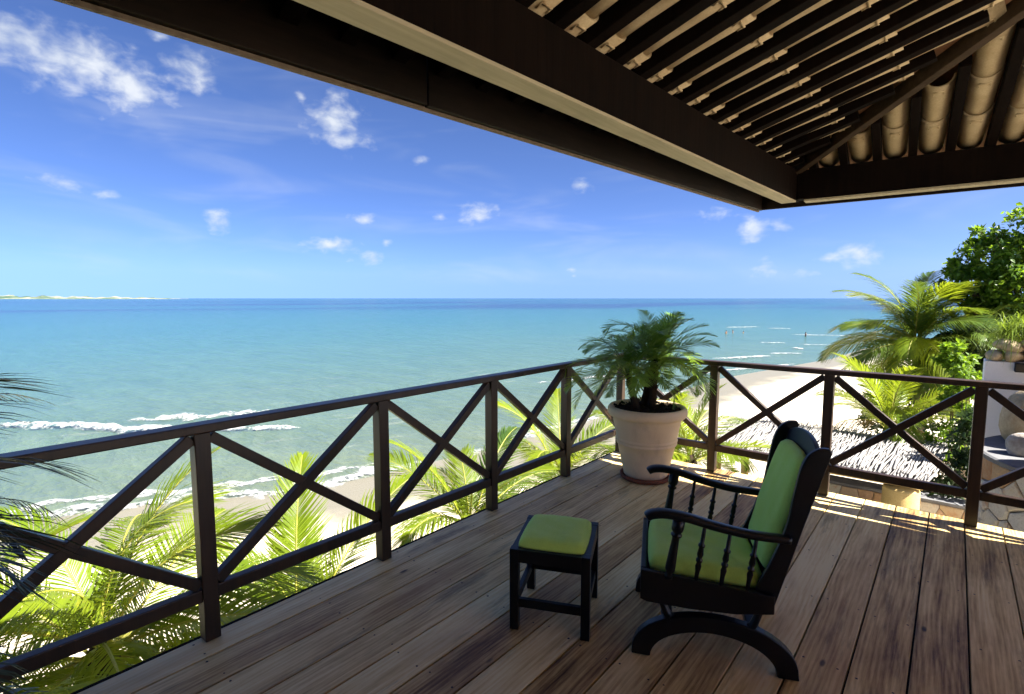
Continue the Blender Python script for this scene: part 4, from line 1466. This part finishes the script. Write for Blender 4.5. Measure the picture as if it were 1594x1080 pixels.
# reed mat that keeps the sun off underneath
hp(MB().plate([(-.84, 5.06, hut_z(5.06) - .035), (2.40, 5.06, hut_z(5.06) - .035), (2.66, 8.85, hut_z(8.85) - .035), (-1.38, 8.5, hut_z(8.5) - .035)], (0, 0, 1), .012), 'roof_mat', M['reed'])
for y_ in (5.14, 6.9, 8.4):
    hp(MB().tube([(-.98 - .1 * (y_ - 5), y_, hut_z(y_) - .11), (.7, y_ + .01, hut_z(y_) - .115), (2.36 + .05 * (y_ - 5), y_ + .02, hut_z(y_) - .11)], [.062, .066, .06], 14), 'log_beam', M['log'], True)
for x_, y_, r_ in ((2.10, 5.20, .25), (-.75, 5.2, .09), (2.35, 8.35, .10), (-1.1, 8.3, .09)):
    gz = ground_z(x_, y_)
    hp(MB().lathe([(r_ * 1.06, gz - .1), (r_, gz + 1), (r_ * .97, hut_z(y_) - .215), (r_ * .9, hut_z(y_) - .185), (0, hut_z(y_) - .18)], 20, (x_, y_, 0)), 'log_post', M['log'], True)

# ================================================================== STONE WALLS AND PLANTER


def clip_poly(poly, px, py, nx, ny):
    """keep the side where (p - (px,py)).n <= 0"""
    out = []
    for i in range(len(poly)):
        a_, b_ = poly[i], poly[(i + 1) % len(poly)]
        da = (a_[0] - px) * nx + (a_[1] - py) * ny
        db = (b_[0] - px) * nx + (b_[1] - py) * ny
        if da <= 0:
            out.append(a_)
        if da * db < 0:
            t_ = da / (da - db)
            out.append((a_[0] + (b_[0] - a_[0]) * t_, a_[1] + (b_[1] - a_[1]) * t_))
    return out


def flagstones(parent, width, height, cell, fmap, seed, gapw=.010, thick=.03):
    """irregular stones in a width x height field; fmap(u,v,d) -> local point, d = distance out of the wall"""
    rr = random.Random(seed)
    nu, nv = max(1, round(width / cell)), max(1, round(height / (cell * .8)))
    seeds = []
    for i in range(nu):
        for k in range(nv):
            seeds.append(((i + .5 + rr.uniform(-.42, .42)) * width / nu, (k + .5 + rr.uniform(-.42, .42)) * height / nv))
    for i, s_ in enumerate(seeds):
        poly = [(0, 0), (width, 0), (width, height), (0, height)]
        for j_, q in enumerate(seeds):
            if j_ == i:
                continue
            dx, dy = q[0] - s_[0], q[1] - s_[1]
            dd = math.hypot(dx, dy)
            if dd > cell * 4:
                continue
            poly = clip_poly(poly, s_[0] + dx / 2 - dx / dd * gapw / 2, s_[1] + dy / 2 - dy / dd * gapw / 2, dx / dd, dy / dd)
            if len(poly) < 3:
                break
        if len(poly) < 3:
            continue
        cx = sum(p[0] for p in poly) / len(poly)
        cy = sum(p[1] for p in poly) / len(poly)
        th = thick * rr.uniform(.6, 1.25)
        # subdivide edges for curvature
        pl = []
        for a_, b_ in zip(poly, poly[1:] + poly[:1]):
            pl.append(a_)
            if math.hypot(a_[0] - b_[0], a_[1] - b_[1]) > .12:
                pl.append(((a_[0] + b_[0]) / 2 + rr.uniform(-.006, .006), (a_[1] + b_[1]) / 2 + rr.uniform(-.006, .006)))
        n = len(pl)
        V = [fmap(u, v, -.02) for u, v in pl] + [fmap(u, v, th * .75) for u, v in pl] + [fmap(cx + (u - cx) * .86, cy + (v - cy) * .86, th) for u, v in pl] + [fmap(cx, cy, th * 1.04)]
        F_ = []
        for a_ in range(n):
            b_ = (a_ + 1) % n
            F_ += [(a_, b_, b_ + n, a_ + n), (a_ + n, b_ + n, b_ + 2 * n, a_ + 2 * n), (a_ + 2 * n, b_ + 2 * n, 3 * n)]
        MB().add(V, F_).build('stone', M['stone'], parent)


# curved planter in flagstone
PC = Vector((3.915, 1.72, 0))
PR, PT = 1.06, .235
pz = -2.16
pl_ = tag(empty('stone_planter', (PC.x, PC.y, pz)), 'round planter wall clad in cream and rust flagstones beyond the right end of the railing', 'planter')
MB().lathe([(PR - .012, 0), (PR - .012, PT - pz - .05), (PR - .25, PT - pz - .05), (PR - .25, PT - pz - .2), (0, PT - pz - .2)], 72).build('wall_core', M['mortar'], pl_, smooth=False)
a0, a1 = R(120), R(290)


def pmap(u, v, d):
    a_ = a0 + u / PR
    return ((PR - .012 + d) * math.cos(a_), (PR - .012 + d) * math.sin(a_), v)


flagstones(pl_, (a1 - a0) * PR, PT - pz - .05, .24, pmap, 3)
MB().lathe([(PR + .045, PT - pz - .048), (PR + .05, PT - pz - .01), (PR + .03, PT - pz), (PR - .27, PT - pz), (PR - .28, PT - pz - .045)], 72).build('coping', M['slab'], pl_, smooth=False)


def boulder(name, label, c, r3, seed, mat, group=None):
    rr = random.Random(seed)
    bm_ = bmesh.new()
    bmesh.ops.create_icosphere(bm_, subdivisions=3, radius=1)
    ks = [(Vector((rr.gauss(0, 1), rr.gauss(0, 1), rr.gauss(0, 1))), rr.random() * 6, rr.uniform(.04, .10)) for _ in range(9)]
    for v in bm_.verts:
        d_ = sum(math.sin(k_.dot(v.co) * 1.7 + p_) * a_ for k_, p_, a_ in ks)
        q = v.co * (1 + d_)
        v.co = Vector((q.x * r3[0], q.y * r3[1], q.z * r3[2]))
    me = bpy.data.meshes.new(name)
    bm_.to_mesh(me)
    bm_.free()
    me.materials.append(M[mat])
    o = place(me, name, None, smooth=True)
    o.location = c
    o.rotation_euler = (rr.uniform(-.15, .15), rr.uniform(-.15, .15), rr.random() * 6)
    if label:
        tag(o, label, 'boulder', group)
    return o


boulder('boulder', 'largest tan rounded boulder on the stone planter rim', (3.30, 2.05, .49), (.31, .30, .30), 4, 'rubble')
boulder('boulder', 'square brown boulder at the right edge on the planter rim', (3.36, 1.22, .43), (.17, .17, .23), 5, 'rubble')
boulder('boulder', 'small dark boulder wedged between the two big ones on the planter', (3.12, 1.52, .31), (.11, .12, .11), 6, 'boulder')
boulder('boulder', 'flat boulder lying behind the largest one against the white wall', (3.55, 2.72, .52), (.36, .22, .22), 9, 'rubble')
MB_soil = MB().lathe([(0, PT - .16), (PR - .26, PT - .16)], 48, (PC.x, PC.y, 0)).build('planter_soil', M['soil'])
MB_soil.parent = pl_
MB_soil.matrix_parent_inverse = Matrix.Translation((-PC.x, -PC.y, -pz))

# white plaster wall and the rubble course on top
ww_ = tag(empty('garden_wall', (4.6, 3.25, -1.2)), 'white plaster garden wall topped with round rubble stones behind the planter', 'wall')
MB().box((-.08, 0, .57), (3.3, .36, 3.08)).build('plaster_body', M['white'], ww_, bevel=.01)
for row, zz in enumerate((2.165, 2.285)):
    x_ = -1.72 + row * .06
    while x_ < 1.3:
        wd_ = random.uniform(.15, .28)
        o = boulder('stone', None, (x_ + wd_ / 2, random.uniform(-.05, .05) - .06, zz), (wd_ * .54, .16, random.uniform(.062, .078)), int(x_ * 100) + row, 'rubble')
        o.parent = ww_
        o.rotation_euler = (0, random.uniform(-.12, .12), random.uniform(-.1, .1))
        x_ += wd_
MB().box((.0, .06, 2.2), (3.1, .2, .2)).build('mortar_bed', M['mortar'], ww_)
# dark blue lamp box on the wall, at the picture's edge
lampb = tag(MB().box((0, 0, 0), (.16, .07, .10)).build('wall_lamp', M['lacquer'], None, bevel=.01), 'small dark wall lamp fixed to the white plaster wall', 'lamp')
lampb.location = (3.19, 3.034, .86)

# feathery grass on the wall
gr = tag(empty('ornamental_grass', (3.55, 3.45, 1.14)), 'feathery light green grass plant spilling over the rubble wall', 'plant')
V, F_ = [], []
rg = np.random.default_rng(77)
for k in range(2600):
    cx, cy = rg.uniform(-.55, 1.0), rg.uniform(-.28, .35)
    a_ = rg.uniform(0, 6.283)
    out = Vector((math.cos(a_), math.sin(a_) - .15, 0))
    L_ = rg.uniform(.22, .55)
    p = Vector((cx, cy, rg.uniform(0, .16)))
    wv = Vector((-out.y, out.x, 0)) * rg.uniform(.003, .006)
    o = len(V)
    upk = rg.uniform(.5, 1.5)
    for s_ in (0, .33, .66):
        q = p + out * L_ * s_ * .8 + Vector((0, 0, L_ * (upk * s_ - 1.25 * s_ * s_)))
        V += [tuple(q - wv * (1 - s_ * .6)), tuple(q + wv * (1 - s_ * .6))]
    V.append(tuple(p + out * L_ * .82 + Vector((0, 0, L_ * (upk - 1.35)))))
    F_ += [(o, o + 1, o + 3, o + 2), (o + 2, o + 3, o + 5, o + 4), (o + 4, o + 5, o + 6)]
tag(place(fast_mesh('blades', V, F_, M['grass']), 'blades', gr), kind='stuff')

# low flagstone wall and terrace beside the hut, seen under the bottom rail
tw = tag(empty('retaining_wall', (1.9, 5.9, -2.6)), 'low flagstone retaining wall behind the thick yellow log post of the hut', 'wall')
MB().box((0, .16, .30), (2.9, .3, 1.20)).build('wall_core', M['mortar'], tw)
flagstones(tw, 2.9, .88, .26, lambda u, v, d: (u - 1.45, .008 - d, v), 8)
MB().box((0, .16, .92), (2.96, .36, .05)).build('coping', M['slab'], tw, bevel=.008)
ter = tag(MB().box((3.3, 3.45, -3.68), (5.8, 5.7, 3.06)).build('terrace_paving', M['paving']), kind='structure')


# ================================================================== BATHERS
def person(label, loc, rz, joints, name='person'):
    """joints: dict of pose; one continuous skin-modifier body, waist-deep in the sea"""
    root = tag(empty(name, loc, rz), label, 'person', 'bathers in the shallow sea')
    V = [(0, 0, .0), (0, .0, .22), (0, .0, .42), (0, 0, .50), (0, .01, .56), (0, .015, .64), (0, .012, .72)]
    Rd = [(.15, .10), (.13, .09), (.17, .10), (.10, .08), (.05, .05), (.075, .085), (.07, .08)]
    E_ = [(0, 1), (1, 2), (2, 3), (3, 4), (4, 5), (5, 6)]
    for sg, (e1, h1) in ((1, joints['r']), (-1, joints['l'])):
        o = len(V)
        V += [(sg * .18, 0, .45), (sg * e1[0], e1[1], e1[2]), (sg * h1[0], h1[1], h1[2])]
        Rd += [(.055, .055), (.042, .042), (.032, .032)]
        E_ += [(3, o), (o, o + 1), (o + 1, o + 2)]
    for sg in (1, -1):
        o = len(V)
        V += [(sg * .10, 0, -.12), (sg * .11, .02, -.5), (sg * .11, -.02, -.9)]
        Rd += [(.085, .085), (.06, .06), (.045, .045)]
        E_ += [(0, o), (o, o + 1), (o + 1, o + 2)]
    me = bpy.data.meshes.new('body')
    me.from_pydata(V, E_, [])
    me.materials.append(M['skin'])
    o = bpy.data.objects.new('body', me)
    col.objects.link(o)
    o.parent = root
    md = o.modifiers.new('skin', 'SKIN')
    me.skin_vertices[0].data[0].use_root = True
    for i, r_ in enumerate(Rd):
        me.skin_vertices[0].data[i].radius = r_
    sb = o.modifiers.new('sub', 'SUBSURF')
    sb.levels = sb.render_levels = 1
    MB().lathe([(.0, .845), (.05, .835), (.085, .79), (.098, .73), (.090, .66), (.05, .63)], 12, (0, -.012, 0)).build('hair', M['hair'], root, smooth=True)
    MB().lathe([(.165, -.14), (.17, .0), (.155, .07)], 14).build('swimwear', M['swim'], root, smooth=True)
    return root


rel_ = dict(r=((.24, 0, .22), (.25, .08, .02)), l=((.24, 0, .22), (.25, .08, .02)))
bent = dict(r=((.27, -.05, .26), (.14, -.16, .12)), l=((.24, 0, .22), (.25, .08, .02)))
person('bather standing waist-deep on her own near the breaking waves', (-21.2, 119.0, SEA_Z + .12), 2.3, bent)
person('dark-haired bather at the front of the close pair in the water', (-37.0, 117.5, SEA_Z - .12), 1.0, rel_)
person('bather behind the close pair, slightly nearer the horizon', (-36.5, 120.5, SEA_Z - .08), 2.0, bent)
person('lone swimmer with only head and shoulders out beside the pair', (-34.6, 122.0, SEA_Z - .38), 1.5, rel_)
